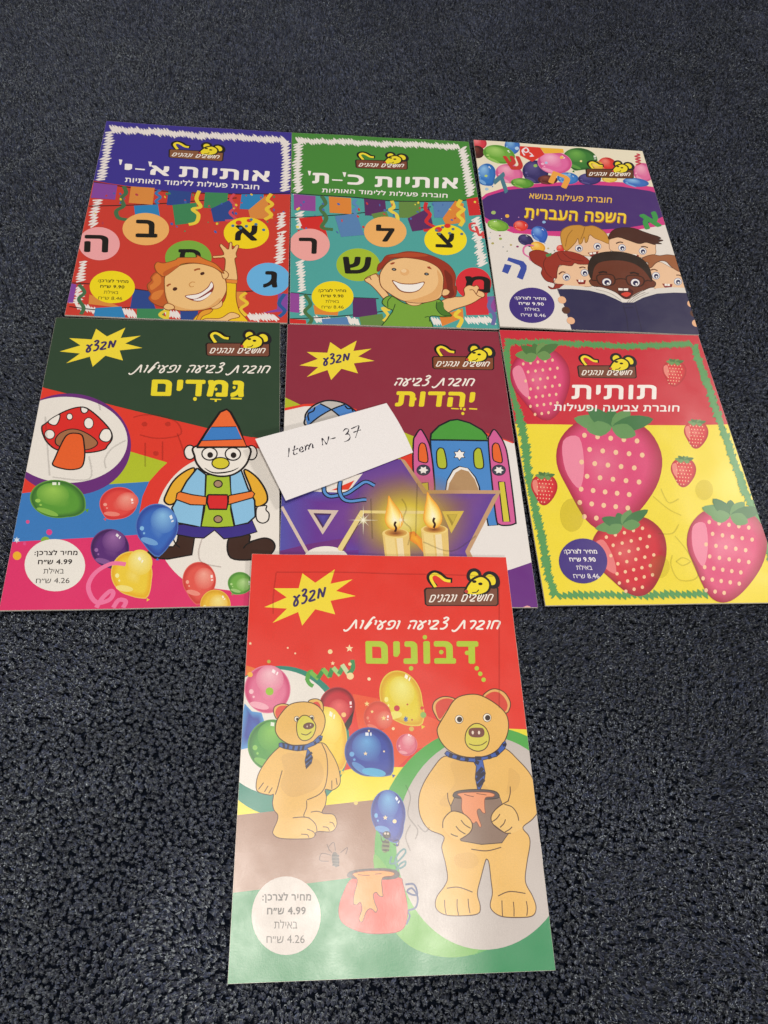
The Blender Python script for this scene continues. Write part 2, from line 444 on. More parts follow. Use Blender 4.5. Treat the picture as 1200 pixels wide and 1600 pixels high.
# ------------------------------------------------------------------ booklet of bears (lies on top of two others)
b = booklet('red bear coloring booklet lying alone nearest the camera, overlapping the two booklets above it', .03149, .13801, 10.671, ('4.99', '4.26'), 'de3a2c', .0007, .0100, 7, (.0014, .0011, 2.2, .3))
b.part('front_cover_art').k(0, 0, 1)
b.P('e2382c', '380,855 830,855 900,1180 350,1180')
b.P('e85a38', '551,1085 590,1092 665,1118 690,1128 690,1160 652,1170 620,1200 590,1200 560,1140')
b.P('e67a38', '385,1041 402,1046 385,1056')
b.k(360, 1030, .18744)
b.P('f0e03c', '20,1180 1067,900 1600,900 1400,1300 1000,1340 20,1340')
b.P('2f8a78', b.ring(420, 685, 572, 626, 0, 60)); b.P('ebe6df', b.ring(385, 610, 520, 522, 0, 60))
b.k(340, 1190, .4583)
b.P('a07a66', '30,188 545,130 700,240 650,420 20,460')  # brown block, paler ink: the wash of glare is put into its colour
b.P('1f8a55', '20,452 430,400 640,360 1240,560 1240,800 20,800')
b.k(0, 0, 1)
b.P('e8dc38', '780,1138 830,1140 850,1180 800,1160')
b.P('4fa84a', b.ring(757, 1330, 172, 195, 0, 70)); b.P('1f8a55', '655,1460 690,1485 740,1492 800,1470 900,1400 900,1560 600,1560'); b.P('6cb04c', '584,1335 632,1392 690,1452 748,1484 700,1496 640,1478 602,1428', 1)
b.P('c2bab6', b.ring(757, 1317, 138, 167, 0, 70))  # white disc, greyed in the ink to stand for the weaker light here
b.k(360, 1030, .18744)
b.balloon(310, 255, 192, 200, 0, ('c8286a', 'e2789c', 'f6c4d0'), None, (.35, -.7), spot=(.1, -.42))
b.E('9ac83c', 327, 272, 33); b.E('f0b84a', 166, 134, 22); b.E('b8b048', 321, 24, 15)
b.part('balloon'); b.G([C('3a62b8'), C('3a4aa4'), C('5aa0dc')], '120,375 180,440 260,450 310,600 330,700 85,760 60,700', (200, 560))
b.balloon(350, 720, 205, 215, 10, ('2c6a3a', '4f9c48', '8cc860'), None, (.1, -.8), spot=(.0, -.35))
b.balloon(890, 395, 150, 160, 8, ('5a1820', 'c42838', 'ea6a6a'), (985, 575), (.75, -.05), spot=(.1, .2))
b.P('221418', '950,545 1030,430 1010,540 975,600'); b.E('f4c882', 944, 468, 20)
b.balloon(800, 665, 172, 265, -4, ('e0a020', 'f0cc3c', 'f6ec80'), (925, 935), (.3, -.72), spot=(.15, -.4))
b.part('streamer')
for q, c in (('640,180 655,120 690,110', '5aa848'), ('665,110 735,170', '7cbc50'), ('730,165 780,85', '3f9048'), ('770,85 830,155', '7cc058'), ('825,155 850,80', '3f8f50'), ('855,75 915,140', 'a8d488'), ('905,130 945,55', '4a9a58'), ('930,50 990,140', 'c8dca8'), ('985,130 1020,80 1015,10', '3c8f58')): b.L(c, 30, q, 1)
b.L('5aa848', 26, '650,120 640,170 660,210 690,230'); b.E('f4d8a0', 998, 146, 30); b.E('f4d8a0', 995, 46, 14); b.star('f4dcae', 853, 40, 20)
b.part('confetti').k(380, 880, 1/6)
b.star('f4dcae', 995, 805, 38); b.E('f4d8a0', 815, 836, 22); b.star('f4dcae', 68, 760, 17); b.E('f4d0a8', 418, 798, 9); b.E('f4d0a8', 488, 850, 9); b.E('f4d0a8', 1178, 1088, 15)
# yellow, pink and blue balloons in the middle
b.k(540, 1030, .18744)
b.balloon(460, 315, 172, 225, -20, ('d89820', 'e4d038', 'f0ec8c'), (635, 555), (.35, -.7), spot=(.05, -.2))
for x, y, r, c in ((427, 410, 25, 'c83848'), (515, 378, 8, 'c05838'), (637, 408, 15, 'd84838'), (647, 466, 25, '8fb860'), (553, 506, 8, 'c05838'), (545, 76, 18, 'd0c850')): b.E(c, x, y, r)
b.L('3a6ab0', 8, '485,490 517,512'); b.L('3a6ab0', 8, '500,478 502,522'); b.L('3a6ab0', 8, '517,488 486,512')
b.balloon(265, 480, 115, 130, 10, ('c84a38', 'e0584a', 'e8907a'), None, (.75, .1), spot=(.5, .2))
b.balloon(510, 715, 88, 92, 0, ('c8486a', 'e0788c', 'f0b8c0'), None, (.3, -.85), spot=(.15, -.4))
b.balloon(195, 775, 205, 205, 22, ('2c2c78', '3a4ca8', '6aa8e0'), (390, 965), (0, -.72), spot=(-.1, -.2))
b.P('5ab0dc', b.ring(235, 945, 100, 34, 8)); b.star('f4dcae', 165, 790, 19); b.E('f4dcae', 320, 770, 8)
b.balloon(355, 1285, 145, 195, -4, ('342c78', '3a50b0', '78b4e4'), (425, 1540), (.55, -.55), spot=(0, -.4))
b.star('f4dcae', 330, 1322, 22); b.E('f4dcae', 408, 1352, 17)
b.part('confetti')
for x, y, r in ((177, 375, 24), (220, 440, 16), (317, 493, 22)): b.star('f2d890', x, y, r)
for x, y, r, c in ((397, 580, 13, 'f2d8a0'), (549, 582, 20, 'd8b858'), (85, 1200, 18, 'e0c870'), (193, 600, 8, 'f2d8a0'), (195, 168, 14, 'f4dcae')): b.E(c, x, y, r)
# small bear
b.part('bear').k(360, 1030, .18744); OL = '4a2c1c'; F = 'e8ba64'
for q in ('360,430 375,395 430,375 490,388 470,430 400,500 372,480', '650,360 680,338 730,338 768,370 772,440 740,445 700,400'): b.P(F, q, 1); b.L(OL, 6, q, 1, 1)
b.P('e05040', '375,440 400,400 450,390 485,400 440,450 400,500 382,480', 1); b.P('e05040', '680,378 720,358 748,385 752,435 725,410', 1)
q = '380,760 300,850 235,960 215,1060 235,1110 330,1135 360,1130 352,1200 365,1260 395,1300 390,1350 360,1420 358,1460 420,1495 600,1500 690,1490 722,1440 840,1440 885,1390 880,1330 850,1295 765,1285 790,1220 800,1150 790,1090 850,1095 905,1055 915,990 890,880 830,770 760,700 600,740 450,720'
b.P(F, q, 1); b.L(OL, 6, q, 1, 1)
b.P('deb060', '430,810 560,780 640,820 740,850 780,960 740,1060 640,1120 500,1150 420,1060 450,940', 1)
for q in ('432,930 410,1010 395,1070 375,1130', '760,705 800,800 810,930 790,1060 740,1130 640,1175', '635,1180 635,1240 612,1310 660,1325', '670,1278 720,1270 765,1282', '520,1325 600,1318 660,1330 710,1380 722,1440', '277,1032 235,1088', '315,1058 285,1108', '350,1072 320,1120', '845,1015 845,1085', '880,995 890,1050', '590,1460 640,1465 655,1490', '640,1418 690,1440 712,1470', '770,1400 810,1405 825,1435', '825,1360 855,1370 868,1400'): b.L(OL, 6, q)
q = '375,580 390,510 440,435 500,380 590,360 680,370 745,410 785,480 785,560 750,640 680,700 600,718 500,715 420,670 385,625'
b.P(F, q, 1); b.L(OL, 6, q, 1, 1)
for x, y in ((553, 502), (676, 494)): b.E('f0ead8', x, y, 19, 21, 0, 1, OL, 4); b.E('2c1c1c', x+5, y+2, 11, 13)
q = '552,580 560,520 600,475 650,480 700,530 712,575 690,640 650,675 600,680 565,645'; b.P('d8d04c', q, 1); b.L(OL, 6, q, 1, 1)
b.E('6a4038', 652, 560, 42, 24, -8, 1, OL, 4); b.E('cfc0b0', 640, 565, 6, 8); b.E('cfc0b0', 668, 553, 6, 8); b.L(OL, 6, '590,625 635,635 675,608')
b.part('striped_tie')
q = '405,705 430,698 520,725 620,722 690,690 740,640 768,645 760,680 700,720 640,745 660,770 685,820 675,870 632,918 622,850 640,760 560,768 450,748 405,730'
b.P('3c62a8', q); b.L('201c38', 5, q, 0, 1)
for q in ('440,702 450,745', '485,718 475,755', '530,728 520,765', '575,728 565,768', '612,722 600,765', '700,690 715,715', '740,655 755,680', '630,830 680,780', '625,870 685,820', '630,905 672,860'): b.L('201c38', 16, q, 0)
# big bear
b.part('bear').k(640, 1060, .2)
for q in ('240,335 195,280 178,225 200,175 260,145 330,152 360,180 300,250', '570,150 610,100 670,82 740,110 785,180 780,240 745,270 640,200'): b.P('e6b068', q, 1); b.L(OL, 6, q, 1, 1)
b.P('d84a3c', '235,320 205,255 205,205 240,170 300,158 345,180 290,250', 1); b.P('d84a3c', '585,152 640,108 700,112 750,165 765,220 735,260 650,190', 1)
q = '270,610 170,720 95,850 70,960 85,1080 150,1180 265,1235 250,1320 280,1450 295,1560 270,1625 215,1700 200,1770 225,1820 290,1850 400,1855 530,1840 550,1780 528,1680 555,1560 590,1430 605,1415 620,1450 635,1580 645,1680 628,1770 650,1820 720,1860 850,1868 960,1855 988,1790 960,1700 905,1590 915,1450 940,1300 930,1230 885,1165 960,1100 1010,1020 1000,900 950,760 850,640 730,545 600,620 400,640'
b.P('e6b864', q, 1); b.L(OL, 6, q, 1, 1)
b.P('deb060', '320,660 480,640 560,800 640,900 560,960 400,1000 260,1000 240,950 350,820', 1); b.P('deb060', '780,700 860,760 840,860 760,900 770,800', 1); b.P('deb060', '360,1380 480,1360 540,1420 500,1480 400,1480 350,1440', 1)
for q in ('295,895 300,950 320,1000', '785,845 785,900 770,955', '480,1335 600,1348 715,1320', '290,1640 380,1632 490,1670', '690,1700 780,1665 905,1680', '272,1730 275,1790 285,1845', '370,1725 370,1790 382,1850', '455,1722 460,1780 470,1835', '720,1735 722,1800 725,1860', '810,1745 815,1800 815,1860', '912,1740 920,1800 915,1855'): b.L(OL, 6, q)
b.part('honey_pot')
q = '350,930 320,1000 330,1100 400,1270 560,1298 720,1285 770,1215 730,1000 705,930'; b.P('8a7264', q); b.L('3a2c28', 5, q, 0, 1)
q = '340,905 380,880 520,868 650,878 695,905 690,935 600,945 440,940 350,932'; b.P('5c5050', q, 1); b.L('3a2c28', 5, q, 1, 1)
q = '372,905 450,892 600,890 660,905 650,925 590,935 585,1010 590,1050 570,1050 545,1020 525,1040 540,1100 558,1150 545,1162 520,1120 490,1130 410,1040 405,940'; b.P('e8966a', q, 1); b.L('8a4a30', 4, q, 1, 1); b.L('6a3a28', 4, '425,908 470,920 500,925'); b.L('6a3a28', 4, '520,900 600,912')
b.part('bear')
q = '260,1170 265,1100 320,1040 400,1050 460,1095 488,1150 470,1200 400,1250 340,1255'; b.P('e8be70', q, 1)
b.L(OL, 6, '258,1170 262,1110 300,1058 345,1038 420,1060 475,1110 488,1160 465,1210 400,1255')
q = '640,1130 640,1070 690,1010 750,980 810,1000 850,1110 880,1160 800,1210 740,1200 670,1150'; b.P('e8be70', q, 1)
b.L(OL, 6, '775,955 700,1000 650,1050 635,1100 660,1150 740,1205 790,1210'); b.L(OL, 6, '740,985 800,1005 840,1060 852,1112')
for q in ('400,1108 430,1145 475,1172', '360,1155 390,1190 435,1218', '320,1215 350,1230 375,1235', '645,1120 680,1095 705,1060', '705,1165 735,1135 748,1102', '745,1200 780,1180 800,1160'): b.L(OL, 6, q)
q = '215,420 225,370 290,260 340,180 400,140 500,125 580,145 680,205 750,275 772,350 765,430 730,510 670,570 600,605 500,620 390,605 300,560 240,490'
b.P('e8b864', q, 1); b.L(OL, 6, q, 1, 1)
for x, y in ((387, 322), (607, 308)): b.E('f4ecdc', x-2, y, 30, 31, 0, 1, OL, 4); b.E('3a2a24', x+2, y+1, 21, 22)
q = '432,480 445,410 490,362 540,355 590,385 618,440 618,500 590,550 540,570 490,560 450,530'; b.P('d6cc54', q, 1); b.L(OL, 6, q, 1, 1)
b.P('7a4a40', '460,410 480,390 560,388 582,410 580,445 550,462 490,460 462,440', 1); b.E('e8d8c8', 492, 425, 9, 15); b.E('e8d8c8', 541, 425, 9, 15); b.L(OL, 5, '462,512 500,524 560,520 602,492')
b.part('striped_tie')
q = '272,590 290,568 340,595 420,622 500,625 600,610 680,570 730,500 745,488 756,515 740,555 680,610 570,640 590,740 582,800 550,868 530,868 512,780 520,690 500,655 400,645 300,615'
b.P('3a5cae', q); b.L('201c38', 5, q, 0, 1)
for q in ('325,590 315,620', '385,612 375,638', '450,625 440,650', '510,625 560,625', '510,650 540,665', '620,605 630,630', '680,572 690,600', '735,510 745,530', '520,760 570,700', '518,800 585,735', '530,845 580,790'): b.L('231d38', 24, q, 0)
# bees, pot, badge
b.k(340, 1290, .26667).part('bee')
b.E('241c1c', 990, 55, 24, 22); b.E('cfc0b0', 981, 47, 7); b.E('cfc0b0', 998, 48, 7); b.E('6a7a4a', 985, 120, 24, 40, 10)
for y in (95, 118, 142): b.L('2a2420', 8, [(965, y), (1005, y+4)], 0)
b.L('2a2420', 4, '955,55 965,95 985,85'); b.L('2a2420', 4, '1025,95 1060,85 1055,120 1030,110')
b.part('bee')
b.E('544a44', 690, 200, 22, 46, -8)
for y in (175, 195, 215, 232): b.L('2c2826', 8, [(672, y), (712, y+3)], 0)
b.L('5a4038', 4, '665,175 610,165 600,205 650,210'); b.L('5a4038', 4, '670,160 650,130 680,100 690,150'); b.L('5a4038', 4, '640,110 655,150'); b.L('5a4038', 4, '720,160 760,130 750,170')
b.part('streamer')
b.L('5a8a90', 9, '1020,180 1010,220 1050,215 1100,160 1090,138 1055,170 1040,215 1060,250 1095,235 1100,210 1070,225 1045,262')
b.L('4a5a88', 9, '1100,345 1150,345 1170,400 1140,405 1110,385 1140,368 1172,420 1160,480 1115,500 1125,530 1105,580')
b.part('honey_pot')
q = '790,310 735,400 710,490 725,560 790,605 880,630 980,632 1060,620 1100,580 1112,480 1085,340 1065,305 930,270'; b.P('e0564a', q, 1); b.L('a04038', 4, q, 1, 1)
q = '760,300 775,270 850,255 980,250 1050,265 1068,290 1040,312 960,318 820,315'; b.P('50484a', q, 1)
q = '790,285 850,268 960,264 1030,275 1025,295 965,308 965,380 968,415 945,410 930,392 912,405 920,450 935,490 925,508 905,490 885,490 868,510 850,560 835,563 828,540 845,490 835,450 815,465 795,455 800,400 818,320'; b.P('e89a4c', q, 1); b.L('7a4028', 5, q, 1, 1); b.L('8a4a28', 4, '820,288 860,292 890,292'); b.L('8a4a28', 4, '920,285 960,282')
b.price((402, 528, 202, 230), 'cac2bc', '2a2420', (262, 440), (548, 440), (287, 688))  # badge white is dulled in its colour, as this end is lit less
b.k(380, 880, 1/6).burst((198, 418), (1055, 313), (553, 590))
b.k(500, 880, .25).logo((655, 160), (1110, 150), (660, 265))
b.part('subtitle_lettering'); b.S('חוברת צביעה ופעילות', 'f6f0e8', 11, (150, 412), (1120, 412), (155, 362), .2)
b.part('title_lettering'); tc = 'b4cc3c'
b.T('דבונים', tc, (285, 631), (992, 631), (282, 488), .045)
for x, y, r in ((655, 464, 14), (757, 558, 14), (918, 562, 14), (569, 658, 14), (979, 658, 14), (1001, 692, 14), (1022, 729, 14)): b.E(tc, x, y, r)
b.part('show_through_print', True).k(340, 850, .4583)
G = 'a8302c'
for q in ('200,100 190,180 190,240', '200,98 500,100 940,110', '960,110 960,560'): b.L('7a2020', 4, q, 1, 0, 0, .18)
b.k(540, 1030, .18744)
for q in ('500,1050 540,1150 520,1300 600,1420 580,1500', '600,1380 660,1440 700,1400', '540,1380 500,1480 540,1600'): b.L('5a4a4a', 8, q, 1, 0, 0, .22)
b.finish()

# ------------------------------------------------------------------ booklet of gnomes
b = booklet('gnome coloring booklet with dark green top and toadstool, its corner under the paper slip', -.2032, .3490, 12.425, ('4.99', '4.26'), '2e4430', 0, 0, 4, (.0022, .0006, 1.6, 0))
b.k(0, 490, .375).part('front_cover_art')
b.P('2e4632', '200,-40 1220,-40 1220,620 100,420')
b.P('e23c2c', '150,300 190,318 860,478 1060,520 1220,560 1220,1300 0,1300 0,700')
b.P('b4c42c', '480,560 546,577 697,622 640,700 420,730 400,650')
b.P('3a7cc4', '60,760 420,716 640,700 600,950 0,960 0,900')
b.P('e0346e', '0,962 620,920 760,1020 860,1100 1060,1160 1060,1280 -20,1280')
b.k(200, 630, .20833); b.P('e23a2e', '295,450 240,500 160,590 110,700 85,830 100,1000 150,1120 300,1180 420,1340 760,1420 1180,1400 1180,300 600,200')
b.P('ece7e0', b.ring(720, 905, 515, 520, 8, 70)); b.P('ece7e0', '700,420 1000,330 1180,250 1180,1410 700,1400')
b.P('e0346e', '380,1360 640,1390 760,1405 960,1410 960,1560 300,1560')
b.P('e23a2e', '930,255 1000,265 990,345 960,330')
b.k(0, 610, .21872)
b.P('6a2c7c', b.ring(505, 395, 432, 362, 0, 64)); b.P('ebe7e1', b.ring(480, 363, 432, 306, 0, 64))
for x, y, r, c in ((205, 950, 13, 'e0508c'), (357, 1022, 21, 'e0408c'), (330, 1085, 32, '86b43c'), (130, 1192, 30, 'f0b430'), (183, 1105, 12, 'e0508c')): b.E(c, x, y, r)
b.star('dce8f4', 128, 1080, 24, 6)
b.part('toadstool'); K = '1c1414'
q = '305,275 330,250 430,180 520,140 590,128 640,145 720,210 790,290 802,350 770,400 740,430 620,452 430,440 350,390 315,330'
b.P('dc2c28', q, 1); b.L(K, 8, q, 1, 1)
q = '400,370 430,320 500,288 570,292 650,330 700,380 660,420 580,432 430,410'; b.P('a46c48', q, 1); b.L(K, 6, q, 1, 1)
q = '455,370 490,325 540,315 590,330 605,400 608,480 590,550 540,572 470,572 385,545 400,490'; b.P('e8622a', q, 1); b.L(K, 8, q, 1, 1)
for q in ('352,232 425,184 432,210 410,255 375,258', '585,130 628,140 628,160 605,172 585,160', '720,310 745,282 785,285 800,330 780,368 740,370 712,345'): b.P('f0ece6', q, 1); b.L(K, 6, q, 1, 1)
for x, y, rx, ry in ((502, 198, 18, 20), (637, 242, 30, 36), (361, 326, 32, 30)): b.E('f0ece6', x, y, rx, ry, 0, 1, K, 6)
b.balloon(412, 785, 192, 136, 4, ('28582c', '5a9c38', '9ccc58'), (615, 858), (0, -.8), spot=(-.15, -.25))
b.balloon(848, 808, 136, 114, -10, ('c8242c', 'e24a44', 'f2a090'), (757, 918), (.72, -.1), spot=(.45, -.1))
b.balloon(787, 1130, 138, 138, 0, ('341848', '5a2c78', '9a68a8'), (885, 1292), (.45, -.6), spot=(.2, -.35))
b.balloon(942, 1310, 148, 158, -6, ('e8a81c', 'f0d040', 'f8f0a0'), (1052, 1490), (.45, -.6), spot=(.4, -.5))
b.part('streamer'); b.L('f07aa8', 26, '900,1245 800,1240 690,1300 635,1390 650,1470 700,1520 780,1500 810,1455 790,1435 730,1490 690,1555'); b.L('f07aa8', 26, '810,1555 850,1500 900,1510 880,1555')
b.k(200, 630, .20833).part('gnome'); K = '181010'
def op(col, q, w=11, sm=1): b.P(col, q, sm); b.L(K, w, q, sm, 1)
op('e8b030', '500,490 420,520 340,590 285,690 275,740 320,765 380,720 470,580'); op('e8b030', '870,500 960,550 1030,650 1045,730 1000,770 950,765 920,640')
op('ece7e0', '1010,770 1040,770 1035,800 1058,830 1050,880 1010,900 970,880 960,830 970,780', 8)
op('3c2218', '380,985 370,1040 340,1080 200,1080 150,1120 200,1165 300,1172 480,1140 500,1010', 10, 0); op('3c2218', '760,1010 770,1160 960,1172 1060,1140 1102,1080 1080,1030 1020,1012 930,1035 910,1040 905,985', 10, 1)
b.L('100c0c', 8, '340,1020 360,1060 390,1085'); b.L('100c0c', 8, '930,1040 890,1060 865,1090')
q = '360,915 350,985 480,1010 570,1014 650,955 720,1020 850,1000 968,965 930,875'; b.P('3a2c88', q); b.L(K, 8, q, 0, 1)
q = '520,490 440,590 380,700 330,790 370,900 500,925 550,930 580,700 585,540'; b.P('8cc4ea', q); b.L(K, 11, q, 0, 1)
q = '765,545 850,505 900,640 950,730 955,850 900,900 800,920 770,780'; b.P('8cc4ea', q); b.L(K, 11, q, 0, 1)
q = '588,540 762,540 775,700 770,800 795,925 670,935 550,928 575,800'; b.P('a8c434', q); b.L(K, 8, q, 0, 1)
q = '390,668 480,690 590,705 585,768 470,765 360,725 370,680'; b.P('ee8038', q); b.L(K, 8, q, 0, 1)
q = '755,695 930,660 950,680 935,710 755,762'; b.P('ee8038', q); b.L(K, 8, q, 0, 1)
op('d8282c', '600,690 745,690 752,740 740,798 610,798 592,745', 11, 0)
for y in (608, 872): b.E('a88870', 676, y, 27, 22, 0, 1, K, 9)
for x in (465, 925): b.E('efeae4', x, 372, 38, 48, 0, 1, K, 10)
op('f0ebe4', '500,330 500,400 520,460 580,520 680,550 780,540 860,490 905,420 905,330 700,300', 12)
q = '515,335 600,200 690,70 740,48 770,70 830,180 890,330'; b.P('ee6c34', q); b.P('3c80cc', '625,183 812,178 855,272 555,285'); b.L(K, 5, '625,183 812,178', 0); b.L(K, 5, '555,285 858,272', 0); b.L(K, 13, q, 0, 1)
for x in (612, 787): b.E('f2eee8', x, 383, 52, 42, 0, 1, K, 10); b.E('241c18', x+5, 392, 22, 22)
b.E('d8cc30', 695, 453, 60, 38, 0, 1, K, 9); b.L(K, 9, '575,490 630,522 700,525 780,510 830,485', 1, 0, .7)
b.balloon(218, 925, 160, 168, 4, ('2c3c98', '3a6cc4', '88c0ee'), (222, 1165), (.7, -.3), spot=(.3, -.25))
b.balloon(535, 1330, 126, 138, 0, ('c4302c', 'e45a50', 'f4a898'), (520, 1520), (.75, -.1), spot=(.3, -.1))
b.balloon(840, 1350, 92, 84, 0, ('3c7c34', '74b04c', 'b4d890'), (785, 1432), (.75, 0), spot=(.3, .1))
b.balloon(656, 1515, 114, 115, 0, ('d89c1c', 'ecc040', 'f4e490'), None, (.55, -.45), spot=(.2, -.1))
b.k(0, 610, .21872).price((397, 1256, 214, 186), 'edeae4', '282020', (252, 1187), (556, 1182), (262, 1386))
b.k(90, 490, .3).burst((15, 207), (443, 181), (185, 283))
b.logo((775, 157), (1103, 155), (777, 220))
b.part('subtitle_lettering'); b.S('חוברת צביעה ופעילות', 'f6f0e8', 7, (375, 308), (1098, 310), (385, 272), .2)
b.part('title_lettering'); tc = 'ecdc2c'
b.T('גמדים', tc, (485, 431), (970, 436), (492, 345), .045)
for x, y, r in ((716, 447, 10), (825, 396, 8), (920, 386, 8)): b.E(tc, x, y, r)
b.P(tc, '903,438 960,440 958,448 902,447'); b.P(tc, '795,444 853,446 852,452 830,451 829,461 818,461 819,451 795,450')
b.part('show_through_print', True).k(200, 630, .20833)
for q in ('40,110 130,90 260,100 370,150 400,230 320,260 200,265 90,240', '130,300 130,480', '260,290 260,430', '370,230 440,420', '560,1010 530,1120 560,1200 700,1230'): b.L('6a1c1c', 9, q, 1, 0, 0, .2)
for x, y in ((125, 160), (300, 160), (210, 380)): b.E('6a1c1c', x, y, 22, 18, 0, .2)
b.k(0, 610, .21872)
for q in ('330,200 360,620', '640,480 640,640 380,630', '900,360 800,420 750,500 760,560', '700,60 720,150'): b.L('5a5450', 9, q, 1, 0, 0, .16)
b.finish()

# ------------------------------------------------------------------ booklet of Judaism
b = booklet('maroon holiday coloring booklet with two lit candles and blue synagogue, half under the paper slip', .0060, .3902, 10.828, ('4.99', '4.26'), '8c2c40', 0, 0, 5, (.0004, .0005, 2, 0))
b.k(400, 490, .375).part('front_cover_art')
b.P('8e2c40', '100,20 1030,40 1120,560 900,640 560,520 300,360 90,380')
b.P('b4bc2c', '100,340 200,388 120,400'); b.P('e4402c', '90,400 200,378 330,374 420,400 420,470 90,470')
b.P('eae6e2', '90,412 200,388 300,386 420,420 420,760 90,780')
b.P('b8c02c', '560,470 640,505 680,520 680,640 600,640'); b.P('e03c2c', '600,600 640,575 680,620 700,720 640,700')
b.P('e8442c', '940,490 1070,535 1070,560 940,530'); b.P('e8e4e2', '940,510 1000,515 1080,545 1180,1060 960,1080 860,1000 900,700')
b.k(560, 620, .24167); b.P('e8e4e2', '700,960 1000,300 1200,300 1200,1100 900,1120 720,1040'); b.P('6a2c84', '900,1140 990,1115 1120,1070 1260,1000 1260,1500 900,1500'); b.P('e8a8a8', '1060,1362 1090,1350 1110,1355 1120,1372 1060,1378')
b.k(380, 610, .23333).part('front_cover_art')
b.P('6238a0', '230,700 560,680 800,560 840,650 700,690 640,1060 420,1130 230,1130')
b.G([C('7a4898'), C('6a3898'), C('5456b0')], '240,690 700,660 820,540 1050,460 1140,560 1240,690 1240,1200 230,1200', (760, 820))
b.P('703080', '230,1080 440,1030 690,990 690,1130 230,1130'); b.P('6a3090', '640,1080 1180,1040 1240,1080 1240,1200 640,1200')
# synagogue
b.k(560, 620, .24167).part('synagogue'); K = '141420'
def op(col, q, w=8, sm=1): b.P(col, q, sm); b.L(K, w, q, sm, 1)
q = '465,280 840,285 850,400 880,600 900,830 840,835 800,640 490,640'; b.P('4a8ad0', q); b.L(K, 8, q, 0, 1)
q = '465,280 470,240 520,190 590,155 640,148 720,170 800,215 830,250 832,284'; b.P('4a9c3c', q); b.L(K, 9, q, 0, 1)
op('d4609c', '355,300 370,250 400,212 425,240 455,300 470,360 485,480 490,620 430,610 360,520'); op('d4609c', '840,290 850,250 875,212 905,240 945,310 970,420 1015,780 1010,820 960,832 910,825 890,780 860,520')
op('e8682c', '390,330 400,305 415,300 435,320 448,420 400,420 388,400', 6); op('e8682c', '865,330 875,305 892,300 912,320 930,420 890,420 870,400', 6)
op('b4c034', '505,370 515,340 532,332 555,350 570,455 515,455', 6); op('b4c034', '745,370 758,340 775,332 795,350 808,455 755,455', 6)
op('d4c83c', '905,550 945,550 980,808 935,808', 6, 0); op('d4c83c', '400,560 450,555 455,620 430,610', 5, 0)
for x in (420, 908): b.E('3c3c50', x, 475, 42, 33, 0, 1, K, 3); b.star('f0ece8', x, 475, 32, 6, .58, 0, .8)
b.star(K, 653, 376, 44, 6, .6, -90, .9); b.star('f4f2f0', 653, 376, 36, 6, .6, -90, .9)
q = '555,640 570,540 610,470 650,448 710,462 760,520 785,580 795,640'; b.P('141420', q, 0); b.P('eeeae6', '562,640 576,545 614,478 655,454 706,464 752,522 776,582 780,640'); b.P('b49068', '572,640 588,560 628,492 664,470 712,484 752,535 774,592 778,640')
# hexagram ribbon
b.k(380, 610, .23333).part('star_of_david')
TA = 'd4b482'; TB = 'd8c4b8'
b.P('8a7444', '955,548 870,690 1056,690'); b.P(TA, '960,550 876,688 1054,688'); b.P('5a5a20', '962,590 915,668 1015,668'); b.G([C('c8cc30'), C('a8ac2c'), C('787828')], '966,600 920,668 1008,668', (960, 655))
b.P(TB, '430,800 638,806 532,968'); b.P('4a2a5a', '470,824 592,828 532,925'); b.G([C('5a4ca8'), C('4a3a90')], '490,836 580,836 540,915', (535, 850))
b.L('2c1840', 10, '270,800 420,1085', 0); b.L(TB, 17, '258,780 430,1090', 0)
b.P('efeae2', b.ring(555, 1130, 150, 84, 0, 50))
b.k(560, 620, .24167)
b.G([C('94702c'), C('7c5080'), C('744a98'), C('64409a')], '0,470 270,403 432,612 905,612 700,1000 722,1060 0,1060', (330, 800), [0, .5, .8, 1])
b.P('c49c78', '270,400 300,410 440,605 915,605 920,615 720,1000 740,1040 705,1040 690,1000 870,650 890,628 420,628')

